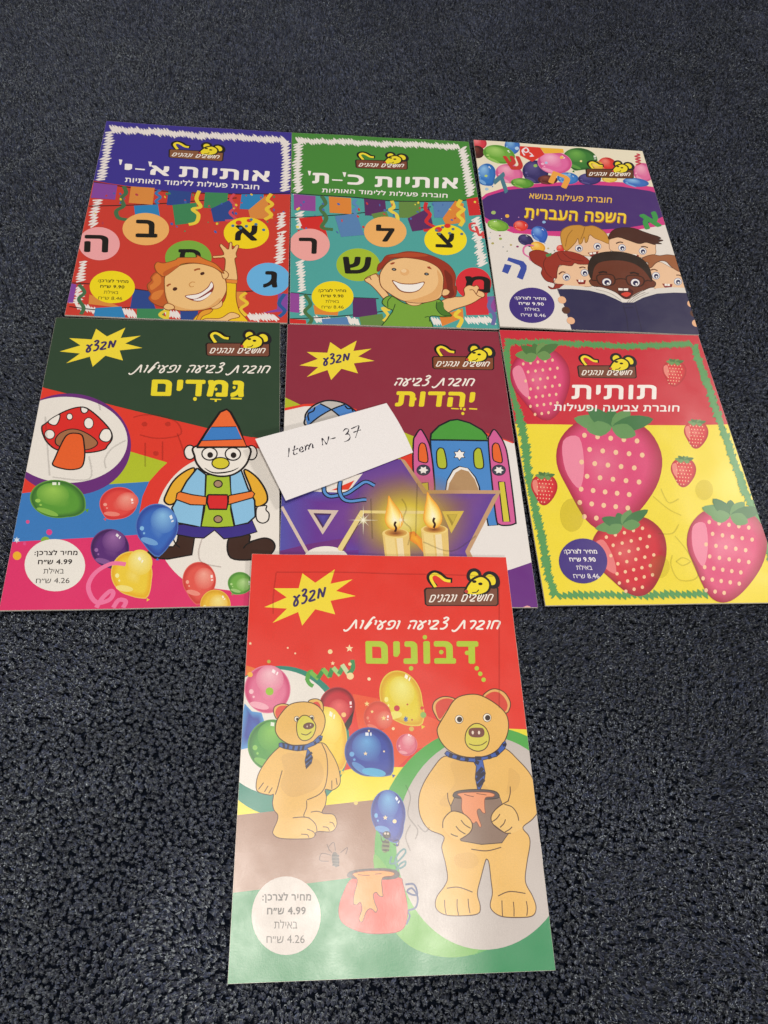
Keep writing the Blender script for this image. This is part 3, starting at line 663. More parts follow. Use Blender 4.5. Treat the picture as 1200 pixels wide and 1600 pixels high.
# glow and candles
b.part('candle_glow', True)
b.G([C('faec98', .92), C('ecd448', .8), C('d0ac50', .42), C('a87868', 0)], b.ring(330, 800, 430, 330, 0, 60), (300, 800), [0, .3, .62, 1])
b.part('star_of_david')
b.k(380, 610, .23333); b.P('e8d48c', '640,1075 660,1080 810,825 1240,828 1240,808 785,806 632,1060'); b.L('6a5020', 4, '665,1078 815,828', 0)
b.k(560, 620, .24167); b.P('d8bc50', '540,742 682,740 600,885'); b.P('a89038', '568,762 640,762 604,838'); b.P('c8b044', '580,764 636,764 612,815')
b.G([C('f4b438'), C('f0a030'), C('e88838')], '310,880 360,870 420,930 430,1020 380,960 320,920', (370, 920))
for cx, dy in ((240, 0), (490, -24)):
    b.part('candle'); y0 = 890+dy+(0)
    b.P('e8c878', [(cx-85, y0), (cx-65, 1060), (cx+98, 1060), (cx+88, y0-12)]); b.P('f0d890', [(cx-70, y0+10), (cx-52, 1060), (cx+10, 1060), (cx-8, y0+20)]); b.P('f2e0b4', [(cx+5, y0+18), (cx+20, 1060), (cx+60, 1060), (cx+45, y0+12)])
    b.P('f0d484', b.ring(cx, y0-5, 86, 32, 0)); b.G([C('7a4020'), C('b87838'), C('dcae58')], b.ring(cx+2, y0-9, 72, 25), (cx, y0-5))
    b.part('candle_flame'); f = [(cx-70, 800+dy*.4), (cx-62, 740+dy), (cx-52, 690+dy), (cx-45, 640+dy), (cx-20, 675+dy), (cx+30, 740+dy), (cx+52, 800+dy*.4), (cx+30, 850+dy*.4), (cx-10, 862+dy*.4), (cx-48, 845+dy*.4)]
    b.G([C('fffbe0'), C('fff2a0'), C('f8c450'), C('f09838')], smooth_pts(f, 4), (cx-6, 800+dy), [0, .45, .85, 1])
    b.L('3a1810', 11, [(cx-4, 874+dy), (cx+4, 850+dy), (cx-6, 828+dy), (cx+2, 808+dy)])
b.part('sparkle', True)
for x, y, r in ((31, 800, 100), (272, 798, 48)):
    b.G([C('ffffff', 1), C('fff8c0', .5), C('fff0a0', 0)], b.ring(x, y, r*.3, r*.3, 0, 20), (x, y))
    for a in (0, 90, 45, 135):
        l = r if a % 90 == 0 else r*.55; c, d = math.cos(math.radians(a)), math.sin(math.radians(a))
        b.P('fffbe4', [(x-c*l, y-d*l), (x-d*3, y+c*3), (x+c*l, y+d*l), (x+d*3, y-c*3)], 0, .9)
b.k(380, 610, .23333).part('skullcap'); K = '101420'
q = '415,190 425,150 470,105 540,75 600,72 670,88 730,125 770,180 650,260 430,240'; b.P('c4c0bc', q, 1); b.L(K, 9, q, 1, 1)
b.P('4c86d0', '418,190 440,135 515,92 588,132 520,170 450,225 430,235'); b.P('4c86d0', '600,132 680,95 745,140 780,200 660,190')
b.L(K, 8, '515,92 590,132 660,190', 1); b.L(K, 8, '685,95 590,132 500,185 440,235', 1); b.L(K, 8, '440,205 435,160 470,140 480,115', 1); b.L(K, 8, '680,105 700,125 725,125 735,145', 1)
b.part('fringe_cord')
b.P('ece6e0', '470,680 620,600 800,560 700,690'); b.P('e44028', '590,672 745,605 705,668')
for q in ('540,640 545,685 580,712 640,705 700,690 760,650 820,615 880,640', '650,610 645,680 670,730 720,745 800,735 825,735'): b.L(K, 26, q); b.L('5a94d8', 14, q)
b.k(430, 500, .3).burst((127, 238), (517, 214), (291, 315))
b.logo((820, 193), (1137, 193), (822, 254), '84492c')
b.part('subtitle_lettering'); b.S('חוברת צביעה', 'f6f0e8', 7.5, (622, 341), (1030, 344), (630, 305), .2)
b.part('title_lettering'); tc = 'ecd82c'
b.T('יהדות', tc, (622, 451), (1034, 456), (632, 371), .045)
b.P(tc, '916,459 956,461 955,467 916,465'); b.P(tc, '1010,459 1052,461 1052,468 1010,466'); b.E(tc, 967, 462, 6); b.E(tc, 985, 466, 7); b.E(tc, 977, 488, 8); b.E(tc, 728, 412, 8)
b.part('show_through_print', True).k(560, 620, .24167)
for q in ('280,660 310,720 290,800 340,860 320,960', '380,560 370,900', '420,940 600,1000 760,900', '80,660 90,920'): b.L('5a4a30', 8, q, 1, 0, 0, .2)
b.finish()

# ------------------------------------------------------------------ strawberry booklet
b = booklet('yellow and red strawberry coloring booklet with green crayon border, its corner cut by the frame', .21503, .43308, 11.848, ('9.90', '8.46'), 'f0dc3c', 0, 0, 6, (.0012, .0005, 1.7, 0))
b.k(770, 510, .275).part('front_cover_art')
b.P('cc2c3c', '0,-30 1300,-30 1400,555 1083,563 600,562 110,560 20,560')
b.k(0, 0, 1); b.P('cc2c3c', '1060,500 1100,500 1160,661 1068,664.8 1060,664')
b.part('crayon_border'); g = '5a9c5c'
b.k(770, 510, .275); b.scrib(g, '70,95 400,98 750,115 950,108 1135,100', 17, 6, 9)
b.scrib(g, '90,85 75,150 90,300 115,400 150,540', 17, 6, 9)
b.k(780, 640, .2); b.scrib(g, '140,20 190,220 215,430 245,620 290,830 330,1000 370,1240 430,1470', 30, 9, 13)
b.scrib(g, '430,1470 560,1452 820,1452 1300,1450 1800,1440', 26, 19, 22)
b.k(1000, 540, 1/6); b.scrib(g, '500,0 570,200 630,350 690,540 750,720 820,900 900,1150 990,1380 1060,1540 1150,1780 1230,2000 1290,2250', 34, 9, 14)
def berry(cx, cy, rx, ry, rot=0, cols=('b01c28', 'd83038', 'f0a090'), leaf='5a8a4a', seeds=40, name='strawberry'):
    b.part(name); d, m, l = [C(x) for x in cols]
    q = [(-.95, -.55), (-.6, -.9), (0, -.95), (.6, -.92), (.98, -.5), (1, 0), (.75, .5), (.4, .88), (.05, 1), (-.3, .85), (-.7, .35), (-.98, -.1)]
    a = math.radians(rot); c0, s0 = math.cos(a), math.sin(a)
    T = lambda p: (cx+c0*p[0]*rx-s0*p[1]*ry, cy+s0*p[0]*rx+c0*p[1]*ry)
    e = [T(p) for p in smooth_pts(q, 4)]
    b.G([mix(m, l, .35), m, m, d], e, T((-.15, -.2)), [0, .45, .75, 1])
    b.P(mix(m, l, .65), [T(p) for p in smooth_pts([(-.9, -.5), (-.6, -.6), (-.45, -.1), (-.5, .3), (-.8, 0)], 4)])
    R = random.Random(int(cx)); i = 0
    for r in range(7):
        y = -.65+r*.24; wd = .95*math.sqrt(max(.05, 1-(max(y, -.2)+.1)**2)); n = max(2, int(wd*7))
        for k in range(n):
            x = -wd*.8+1.6*wd*(k+.5*(r % 2))/n
            if i < seeds and x > -.55: p = T((x, y)); b.E('f2c8a0', p[0], p[1], rx*.045, ry*.045); i += 1
    for ang, ln in ((-170, .75), (-135, .7), (-95, .55), (-60, .62), (-25, .85), (160, .5), (20, .5)):
        t = math.radians(ang); ox, oy = 0, -.85; tx, ty = ox+ln*math.cos(t), oy+ln*.6*math.sin(t); nx, ny = -math.sin(t)*.14, math.cos(t)*.14
        b.P(mix(C(leaf), C('2c4a2c') if ang % 2 else C('8aac6a'), .35), [T(p) for p in smooth_pts([(ox, oy), ((ox+tx)/2+nx, (oy+ty)/2+ny), (tx, ty), ((ox+tx)/2-nx, (oy+ty)/2-ny)], 3)])
b.k(1000, 540, 1/6)
berry(318, 265, 112, 120, 4); berry(522, 840, 114, 128, 4); berry(402, 1195, 118, 136, 4)
b.k(780, 640, .2); berry(345, 635, 102, 120, 4)
# plain berries in place of the printed figures
pk = ('a82040', 'dc4a7c', 'f4a0b8')
b.k(0, 0, 1)
berry(845, 603, 46, 56, -8, pk); berry(948, 742, 82, 88, 6, pk, '4a8a50', 60); berry(985, 872, 58, 62, -14, ('9c1c2c', 'd22c3c', 'f09090'), '4a8a50', 50); berry(1132, 868, 62, 74, 8, pk, '4a8a50', 60)
b.k(780, 640, .2).price((652, 1188, 190, 176), '453284', 'f2eef2', (505, 1130), (765, 1130), (580, 1323))
b.k(770, 510, .275).logo((482, 226), (808, 226), (490, 290))
b.part('title_lettering'); b.T('תותית', 'f6f0ec', (445, 416), (928, 416), (448, 334), .028)
b.part('subtitle_lettering'); b.T('חוברת צביעה ופעילות', 'f6f0ec', (343, 484), (1058, 486), (346, 448), .022)
b.part('show_through_print', True).k(960, 740, .2)
for q in ('300,180 420,280 520,330', '340,470 450,470 500,400', '470,490 560,600 650,760 620,830 500,830 440,720 450,640', '480,690 530,660 590,690 530,720 480,690', '360,120 420,230 500,200'): b.L('8a7a10', 8, q, 1, 0, 0, .2)
b.P('a89410', b.ring(700, 130, 70, 80), 0, .14); b.P('a89410', b.ring(350, 730, 80, 90), 0, .14)
b.k(780, 640, .2); b.P('a89410', b.ring(565, 830, 95, 130), 0, .18)
b.finish()

# ------------------------------------------------------------------ letters booklet, blue top
def letter(s, ch, disc, col, bl, br, tl, tc='181410'):
    s.part('letter_disc'); s.E(col, *disc); s.T(ch, tc, bl, br, tl, .03)
b = booklet('blue and red letters activity booklet with red haired waving boy on its cover', -.2578, .6430, 11.324, ('9.90', '8.46'), 'cc3c30', 0, 0, 1, (.0018, .0004, 1.5, 0))
b.k(100, 180, .3).part('front_cover_art')
b.P('3c3294', '130,20 1230,50 1230,412 1185,412 1000,412 850,410 700,404 560,398 400,382 250,364 130,346')
b.part('crayon_border'); w = 'ece6e4'
b.scrib(w, '240,82 480,92 700,108 900,118 1160,132', 17, 7, 8); b.scrib(w, '245,85 225,200 195,350', 20, 7, 9, .5); b.scrib(w, '1150,130 1160,240 1150,400', 20, 7, 9, .5)
b.scrib(w, '180,440 160,520 155,590', 20, 7, 9, .5); b.scrib(w, '105,760 95,830 80,880', 20, 7, 9, .5); b.scrib(w, '80,890 85,940 60,990', 22, 7, 9, .5)
b.scrib(w, '1135,500 1130,590', 17, 7, 9, .5); b.scrib(w, '1130,600 1125,700 1120,780', 20, 7, 9, .5)
b.scrib(w, '60,1000 180,1025', 16, 7, 9); b.scrib(w, '290,1018 375,1040', 18, 7, 9); b.scrib(w, '520,1030 605,1045', 18, 7, 9); b.scrib(w, '955,1055 1110,1050', 18, 7, 9)
b.part('bunting_string')
for q in ('120,352 400,388 700,408 1000,412 1200,404', '130,483 330,474 520,462 700,448 900,432', '40,882 160,888 250,905', '350,905 440,918', '30,1005 180,1020 300,1008 400,1000', '890,922 1000,915'): b.L('3a1c1c', 5, q)
for col, q in (('8648a4', '158,360 280,372 268,447 143,440'), ('dc8c40', '350,376 473,382 462,470 338,462'), ('2c4890', '545,392 665,402 655,478 535,470'), ('3c8858', '735,404 855,408 848,490 727,485'), ('2c84c0', '925,413 1040,413 1035,495 915,490'),
               ('2c84c0', '365,476 490,468 500,530 372,530'), ('3c8858', '565,470 690,458 705,560 580,575'), ('2c4890', '765,490 870,440 892,550 780,558'), ('dc8c40', '960,496 1050,420 1090,540 970,540'),
               ('8648a4', '40,885 68,890 50,985 20,985'), ('dc8c40', '135,940 290,1000 262,1004 130,990'), ('2c4890', '362,910 445,920 480,1015 345,1010'), ('3c8858', '380,1010 520,1010 520,1100 380,1100'), ('2c84c0', '165,1010 300,1000 325,1070 155,1070'), ('2c4890', '605,1020 700,1020 690,1100 610,1100'),
               ('8648a4', '1115,930 1180,930 1180,1020 1035,1030 1110,1010'), ('dc8c40', '890,920 945,920 945,1000 905,1000')):
    b.part('bunting_flag').P(col, q)
b.part('streamer')
for col, wd, q in (('44704c', 15, '312,376 325,410 300,440 312,478 275,505 285,540 330,550'), ('3a78b4', 11, '502,392 480,410 502,430 480,450 492,466'), ('ecd040', 14, '705,396 690,440 712,480 670,492 700,520 690,560 650,572'), ('d44a5c', 11, '888,412 868,440 892,480 865,510 895,545 840,552'), ('ecc838', 14, '1080,410 1060,440 1085,465 1055,490 1080,520 1045,545'), ('44704c', 14, '80,890 110,930 80,965 105,1010 90,1045'), ('e4d040', 13, '530,1060 500,1040 540,1020 535,1075'), ('ecc838', 13, '950,925 920,950 955,980 920,1010 950,1045'), ('2c5c9c', 15, '1150,930 1120,980 1150,1020 1120,1050')): b.part('streamer').L(col, wd, q)
b.part('confetti')
for i in range(46):
    x, y = b.rng.uniform(130, 1150), b.rng.uniform(400, 620)
    b.E(b.rng.choice(['e8c838', '3c62b0', '3c8858', 'b83c4c']), x, y, b.rng.uniform(4, 9), b.rng.uniform(3, 7), b.rng.uniform(0, 90))
letter(b, 'ב', (427, 597, 121, 84), 'f0b468', (373, 640), (488, 641), (376, 548))
letter(b, 'ה', (185, 677, 107, 86), 'f0a8ac', (106, 722), (232, 722), (110, 632))
letter(b, 'ס', (648, 745, 121, 90), '7cb040', (592, 780), (712, 780), (596, 700))
letter(b, 'א', (950, 615, 118, 82), 'f4d818', (888, 655), (1008, 655), (892, 575))
letter(b, 'ג', (1065, 855, 113, 86), '68b4e8', (1036, 898), (1112, 898), (1040, 812))
b.part('confetti'); b.E('d43830', 910, 562, 16, 12); b.E('d43830', 965, 550, 14, 9)
for x, y in ((880, 578), (920, 590), (975, 545), (1000, 570), (1040, 598), (950, 580)): b.E('4478a0', x, y, 9, 7)
b.price((253, 900, 117, 84), 'f2dc18', '3a3414', (178, 875), (336, 878), (180, 965))
b.logo((550, 180), (830, 196), (548, 222), '8a5a3c')
b.part('title_lettering')
b.T("אותיות", 'f6f2f0', (598, 324), (1070, 348), (602, 268), .036); b.T("א", 'f6f2f0', (448, 314), (548, 320), (452, 264), .036); b.T("י", 'f6f2f0', (316, 306), (355, 308), (318, 258), .036)
b.P('f6f2f0', '372,281 422,284 422,291 372,288'); b.P('f6f2f0', '440,245 460,247 452,272 446,270'); b.P('f6f2f0', '288,237 306,239 298,266 292,264')
b.part('subtitle_lettering'); b.T('חוברת פעילות ללימוד האותיות', 'f6f2f0', (318, 354), (1016, 388), (320, 331), .024)
b.k(220, 330, .2).part('boy'); OL = '8c4a20'; SK = 'f0c484'
def op(col, q, w=5, sm=1, o=None): b.P(col, q, sm); b.L(o or OL, w, q, sm, 1)
op('c4602a', '230,500 130,478 80,520 85,545 52,580 60,620 80,650 65,690 120,735 205,750 240,700 230,600'); b.P('dc8038', '140,490 95,520 100,560 70,590 90,620 160,560', 1); b.P('dc8038', '100,640 85,690 140,690 180,620', 1)
op(SK, '655,550 660,382 620,368 570,370 565,355 635,348 648,330 618,275 630,260 655,280 685,300 695,250 712,250 716,300 745,268 766,276 745,330 750,360 735,380 750,470 748,550')
op('f0c81c', '655,555 740,548 745,680 770,780 825,890 425,890 470,790 560,770 640,720 670,640'); op('e88c38', '665,535 755,540 752,568 670,562', 4, 0); op('e8a030', '470,790 560,770 540,800 480,830 450,890 420,890', 4)
op(SK, '470,890 500,845 620,840 700,795 760,808 768,830 700,848 640,880')
b.part('boy'); op(SK, '545,740 600,720 632,700 636,740 600,765 555,765', 4)
op(SK, '185,560 200,500 290,435 420,412 560,440 640,500 670,580 660,650 600,730 500,770 380,782 260,770 200,690'); b.P('e4ae6c', '200,640 230,720 380,770 520,755 620,680 600,730 500,770 380,780 260,768 205,690', 1)
op(SK, '632,480 660,470 685,495 675,525 645,530'); op(SK, '180,745 210,725 255,740 262,765 220,776 185,765')
op('dc7a30', '132,402 110,430 120,470 150,500 190,512 290,440 330,415 430,410 560,440 652,492 590,420 500,380 440,348 430,366 300,368 270,386 180,410'); b.P('c4602a', '190,512 250,470 290,440 280,430 180,480', 1)
b.P('8a3028', '345,665 450,645 520,600 552,552 572,600 540,660 470,707 400,702', 1); b.P('f6f0ec', '352,668 455,650 525,604 552,560 562,598 500,650 420,690', 1); b.P('f6f0ec', '410,698 470,680 550,635 530,668 470,702', 1)
b.E('4a2418', 482, 492, 18, 12, -18); b.E('4a2418', 268, 612, 19, 14, -18); b.L('a85428', 12, '418,468 440,458 465,456'); b.L('a85428', 12, '205,592 220,578 235,575'); b.L('d09858', 6, '425,560 400,558 380,575 390,595 415,592')
b.finish()

# ------------------------------------------------------------------ letters booklet, green top
b = booklet('green and teal letters activity booklet with smiling brown haired boy in green shirt', -.0507, .6840, 11.765, ('9.90', '8.46'), '4ca4a0', 0, 0, 2, (.0008, .0005, 2.1, 0))
b.k(440, 190, .29167).part('front_cover_art'); b.P('4ea6a2', '0,300 1300,300 1300,1200 0,1200')
b.P('468a38', '0,20 1200,60 1200,400 1055,408 950,424 800,428 600,424 400,408 200,396 50,386 0,384')
b.part('crayon_border'); w = 'ece8e4'
b.scrib(w, '75,105 300,112 520,120 750,128 955,138', 15, 7, 8); b.scrib(w, '90,110 85,250 88,385', 20, 7, 9, .5); b.scrib(w, '965,135 985,220 1015,400', 20, 7, 9, .5)
b.scrib(w, '95,480 100,580', 18, 7, 9, .5); b.scrib(w, '100,740 105,830 108,920', 20, 7, 9, .5); b.scrib(w, '110,930 112,1040', 18, 7, 9, .5); b.scrib(w, '1035,510 1050,620 1075,780', 22, 7, 9, .5)
b.scrib(w, '170,1062 280,1068', 16, 7, 9); b.scrib(w, '340,1060 420,1085', 17, 7, 9); b.scrib(w, '800,1068 860,1080', 17, 7, 9); b.scrib(w, '980,1065 1130,1065', 18, 7, 9)
b.part('bunting_string')
for q in ('40,386 200,398 400,410 600,426 800,430 950,426 1060,408', '40,517 200,510 380,497 560,475 700,468 800,458', '50,920 160,930', '330,945 520,950', '40,1060 250,1050 420,1035 560,1015'): b.L('24302c', 5, q)
for col, q in (('94489c', '65,392 182,402 182,483 66,476'), ('e08838', '252,405 372,414 374,500 258,492'), ('5a2c64', '441,416 555,424 563,508 447,505'), ('668c44', '627,430 742,432 747,518 630,516'), ('5884b8', '810,432 925,430 936,515 818,517'), ('d0282c', '990,415 1050,405 1070,500 1005,505'),
               ('d42c28', '92,520 215,510 250,630 125,600'), ('5884b8', '285,510 400,495 442,610 318,622'), ('5a2c64', '675,520 790,462 815,575 700,590'), ('e08838', '862,520 930,425 975,440 985,540 880,555'), ('668c44', '480,497 560,480 575,515 500,530'),
               ('94489c', '40,920 95,925 95,1028 40,1022'), ('e08838', '170,985 305,1020 300,1042 178,1035'), ('5a2c64', '380,948 505,950 515,1055 382,1050'), ('668c44', '415,1050 540,1030 560,1110 430,1110'), ('5884b8', '215,1060 350,1050 370,1110 220,1110'), ('d42c28', '40,1060 130,1065 135,1120 40,1120'),
               ('e08838', '845,1045 970,1000 975,1050 860,1098'), ('94489c', '1060,940 1150,935 1150,1020 1060,1035'), ('d4303a', '980,960 1100,920 1110,1035 990,1038')):
    b.part('bunting_flag').P(col, q)
b.part('streamer')
for col, wd, q in (('4c7444', 15, '215,402 235,440 210,470 240,520 215,570 275,582'), ('5a8cc0', 12, '400,420 385,440 405,460 385,480 400,498'), ('ecd450', 14, '590,425 600,460 580,475 615,500 622,530'), ('d02c34', 14, '775,435 770,470 795,500 775,540 830,575 760,585'), ('ecd040', 15, '960,420 945,450 975,470 945,500 970,530 955,560'), ('d84848', 10, '1040,545 1010,550 1015,580 1050,590 1040,560 1060,610 1085,590 1080,625'), ('4c7444', 15, '125,930 155,980 125,1020 160,1060 145,1090'), ('ecd450', 13, '560,985 575,1010 540,1000 570,1040 545,1070'), ('ecd040', 15, '955,1010 930,1040 965,1060 945,1105'), ('6a6aa8', 15, '1130,940 1110,990 1140,1040 1130,1090')): b.part('streamer').L(col, wd, q)
b.part('confetti')
for i in range(44):
    x, y = b.rng.uniform(60, 1060), b.rng.uniform(430, 620)
    b.E(b.rng.choice(['e8d848', '4a6ab0', 'c83c40', '4a6ab0']), x, y, b.rng.uniform(4, 9), b.rng.uniform(3, 7), b.rng.uniform(0, 90))
letter(b, 'ר', (150, 663, 108, 86), 'f0a8a4', (88, 712), (188, 712), (92, 625))
letter(b, 'ל', (555, 592, 114, 82), 'f0b468', (503, 645), (604, 645), (505, 572))
letter(b, 'ש', (410, 770, 117, 88), 'a4c030', (327, 818), (482, 818), (327, 727))
letter(b, 'צ', (878, 635, 114, 82), 'f4e01c', (823, 675), (922, 678), (826, 597))
letter(b, 'מ', (1028, 868, 96, 86), 'd82c38', (978, 915), (1118, 918), (980, 828))
b.part('confetti'); b.E('d83034', 840, 580, 20, 14); b.E('d83034', 888, 560, 18, 12)
for x, y in ((862, 568), (918, 577), (845, 603), (965, 603), (830, 585), (900, 600)): b.E('5a7488', x, y, 9, 7)
b.price((273, 941, 112, 83), 'f2dc18', '3a3414', (195, 915), (346, 917), (215, 1004))
b.logo((397, 208), (672, 212), (400, 250), '7c4430')
b.part('title_lettering')
b.T("אותיות", 'f6f2f0', (498, 352), (945, 360), (500, 294), .036); b.T("כ", 'f6f2f0', (352, 340), (440, 344), (354, 286), .036); b.T("ת", 'f6f2f0', (163, 334), (252, 336), (166, 277), .036)
b.P('f6f2f0', '270,312 326,315 326,322 270,319'); b.P('f6f2f0', '326,274 346,276 340,300 334,298'); b.P('f6f2f0', '140,266 158,268 152,292 146,290')
b.part('subtitle_lettering'); b.T('חוברת פעילות ללימוד האותיות', 'f6f2f0', (215, 383), (888, 410), (217, 362), .024)
b.k(560, 300, .19167).part('boy'); OL = '7a3a1c'; SK = 'f0c48a'
op(SK, '215,880 150,810 100,760 55,730 60,705 110,680 145,668 170,690 170,720 190,770 250,850'); b.L(OL, 5, '60,712 90,700 105,720 95,690 140,672 165,700')
op(SK, '690,930 680,890 760,860 860,850 860,790 900,762 940,770 965,762 985,785 975,800 1020,820 1028,850 990,870 960,890 900,920 780,960 715,990')
b.L(OL, 5, '905,800 935,800 960,830 975,800'); b.L(OL, 5, '955,830 980,850 1020,862')
op('9c3420', '165,650 160,600 190,570 230,520 310,505 400,487 520,500 640,540 740,600 790,680 785,760 800,780 790,850 730,868 690,860 670,800 600,600 300,540'); b.P('b44a28', '240,525 400,495 560,515 520,530 330,530', 1); b.P('7a2818', '700,640 760,690 770,780 780,840 730,860 720,760', 1)
op('78a83c', '270,850 380,910 500,915 640,880 680,900 700,960 760,1010 690,1020 580,1020 585,1130 205,1130 240,1030 280,970 240,950 195,910 210,870', 6, 1, '244420'); b.P('4c7c2c', '690,900 640,910 650,980 720,1020 756,1008 700,960', 1)
b.L('244420', 5, '300,915 285,960 270,990'); b.L('244420', 5, '580,1060 575,1020 540,1025'); b.L('244420', 5, '640,895 635,950 680,1005 755,1012'); b.L('244420', 5, '270,855 240,890 240,940')
op(SK, '390,890 510,905 490,925 440,928 400,912', 4)
op(SK, '185,770 172,700 190,640 250,570 350,540 450,545 560,570 650,620 690,690 690,770 680,840 640,880 540,905 440,905 340,880 240,820'); b.P('e4ae70', '640,640 680,700 680,790 640,870 520,900 380,890 480,870 600,820 650,740', 1)
op(SK, '690,800 720,795 745,815 730,840 695,850 680,835')
b.P('8a4a2c', '275,720 350,745 450,748 540,735 500,800 430,825 350,815 300,770', 1); b.P('f6f2ee', '284,728 350,752 450,756 532,742 495,796 430,817 352,806 308,765', 1)
for x, y in ((290, 633), (555, 672)): b.E('3a2420', x, y, 20, 12, 8); b.E('8a98a0', x, y, 9, 5)
b.P('a04828', '256,588 275,575 300,576 290,588 270,595'); b.P('a04828', '558,612 580,610 600,634 580,630 565,625'); b.E('e8b478', 378, 655, 38, 28); b.E('f4d0a0', 370, 645, 22, 15)
b.finish()

# ------------------------------------------------------------------ Hebrew language booklet
b = booklet('white and purple language booklet with five children peeking over a big dark open book', .1578, .7271, 10.652, ('9.90', '8.46'), 'e6e0da', .0003, 0, 3, (.0012, .0006, 1.8, 0))
b.k(730, 215, .24167).part('front_cover_art'); b.P('ece4cc', '20,-20 1200,60 1300,420 20,420')
b.P('d43c88', '60,420 120,370 260,325 500,295 750,282 1000,290 1210,320 1300,360 1300,560 1000,615 600,640 300,625 120,560'); b.k(730, 210, .31667).P('d43c88', '90,400 200,480 320,500 480,505 700,490 860,450 400,300 80,330')
b.k(730, 215, .24167); b.P('482c74', '70,430 130,385 260,345 500,318 750,305 1000,318 1180,345 1330,390 1330,480 1150,565 1000,590 700,606 500,608 330,592 180,560 110,520')
for x, y, rx, ry, rot, cols, kn, wn in ((70, 45, 55, 40, 0, ('a82030', 'd83c4c', 'f08c90'), None, None), (65, 100, 45, 40, 20, ('2c1410', '4a1c18', '7a3a30'), None, None), (290, 60, 50, 55, 0, ('2a4c9c', '3c78c8', '8cc0ec'), None, None), (205, 115, 105, 58, 12, ('4a8a2c', '6cac3c', 'a8d470'), None, (.6, -.3)), (120, 245, 62, 72, 20, ('2458a4', '3478c8', '90c4f0'), (160, 320), (.4, -.6)),
                            (440, 225, 85, 75, 10, ('201c50', '342c68', '5c5490'), None, None), (270, 240, 90, 62, 10, ('c04880', 'e070a4', 'f4b0c8'), None, None), (730, 140, 112, 70, 8, ('1c4a20', '3a7c34', '70b04c'), (690, 215), (.85, -.1)), (565, 165, 112, 72, 6, ('c83c80', 'e46ca8', 'f8b8d4'), None, (.5, -.5)),
                            (520, 275, 65, 30, 0, ('3c1818', '5a2420', '8a4a40'), None, None), (650, 265, 70, 38, 5, ('2458a4', '3c80cc', '90c4f0'), None, (.5, -.3)), (790, 270, 75, 38, 0, ('201c50', '3c3478', '605898'), None, None), (905, 175, 60, 45, 10, ('a81c20', 'dc3430', 'f08878'), None, None), (1140, 225, 70, 60, 20, ('c04880', 'e070a4', 'f4b0c8'), None, None), (1090, 290, 85, 28, 6, ('2458a4', '3c70c4', '90c4f0'), None, None), (355, 300, 75, 32, 4, ('3c6c24', '5c9c34', '98c860'), None, None), (840, 190, 40, 35, 0, ('c88c20', 'e8b840', 'f4dc80'), None, None), (920, 270, 50, 22, 0, ('c88c20', 'e8c850', 'f4dc80'), None, None)):
    b.balloon(x, y, rx, ry, rot, cols, kn, wn)
b.part('front_cover_art'); b.P('dc3428', '338,60 470,66 500,110 420,160 340,120'); b.P('f0b83c', '470,66 620,75 625,100 500,105')
b.part('confetti')
for x, y, r, c in ((168, 492, 15, 'a8c070'), (257, 515, 13, 'f0b848'), (495, 550, 11, '90c0ec'), (415, 535, 6, 'f0d8a0'), (440, 185, 13, '98c060'), (510, 165, 10, 'b0c8e8'), (320, 75, 14, 'b8d4f0'), (610, 130, 12, 'f0c060'), (660, 240, 10, '90c0e8'), (735, 155, 8, 'f4e8a0'), (125, 340, 12, 'a8c8e0'), (120, 255, 10, 'b8d470'), (70, 225, 8, 'b8d4f0')): b.E(c, x, y, r, r*.8)
b.part('spiral_doodle'); b.L('f0e4ec', 7, '370,120 355,90 380,70 395,90 375,100 360,85'); b.L('f0e4ec', 6, '400,100 420,115 405,125 430,122'); b.L('c83c50', 8, '1095,105 1115,112 1085,122 1118,130 1088,140 1120,148 1090,158 1120,165 1092,178')
for ch, col, bl, br, tl in (('ש', 'c83830', (275, 215), (385, 215), (225, 125)), ('ח', 'f0a848', (520, 290), (640, 335), (555, 215)), ('ד', '4a7c90', (205, 405), (275, 345), (165, 285)), ('א', '3f9a4c', (1150, 598), (1262, 572), (1108, 500))):
    b.part('loose_letter'); b.T(ch, col, bl, br, tl, .045)
b.part('subtitle_lettering'); b.T('חוברת פעילות בנושא', 'f0c050', (398, 398), (932, 426), (402, 364), .018)
b.part('title_lettering'); b.T('השפה העברית', 'b8741c', (370, 530), (1026, 562), (376, 464), .036); b.T('השפה העברית', 'f4d43c', (366, 525), (1022, 557), (372, 460), .026)
b.logo((768, 206), (1072, 208), (772, 258), '6a3a20')
b.k(750, 330, .125)
b.balloon(215, 190, 128, 72, 12, ('4a8a2c', '7cb03c', 'b0d870'), (355, 222), (-.2, -.7), spot=(-.3, -.25)); b.balloon(505, 195, 92, 65, 5, ('b81c20', 'e43c30', 'f09080'), None, (.7, -.1)); b.balloon(740, 290, 108, 92, 25, ('2448a0', '3464c4', '80b0ec'), (805, 405), (.4, -.55)); b.balloon(565, 370, 95, 68, 15, ('141030', '30285c', '504884'), (675, 460), (.2, -.7)); b.balloon(720, 460, 95, 68, 15, ('d08818', 'f0b038', 'f8d878'), None, None); b.balloon(1005, 470, 52, 45, 0, ('b81c20', 'dc3430', 'f09080'), None, None)
b.part('confetti')
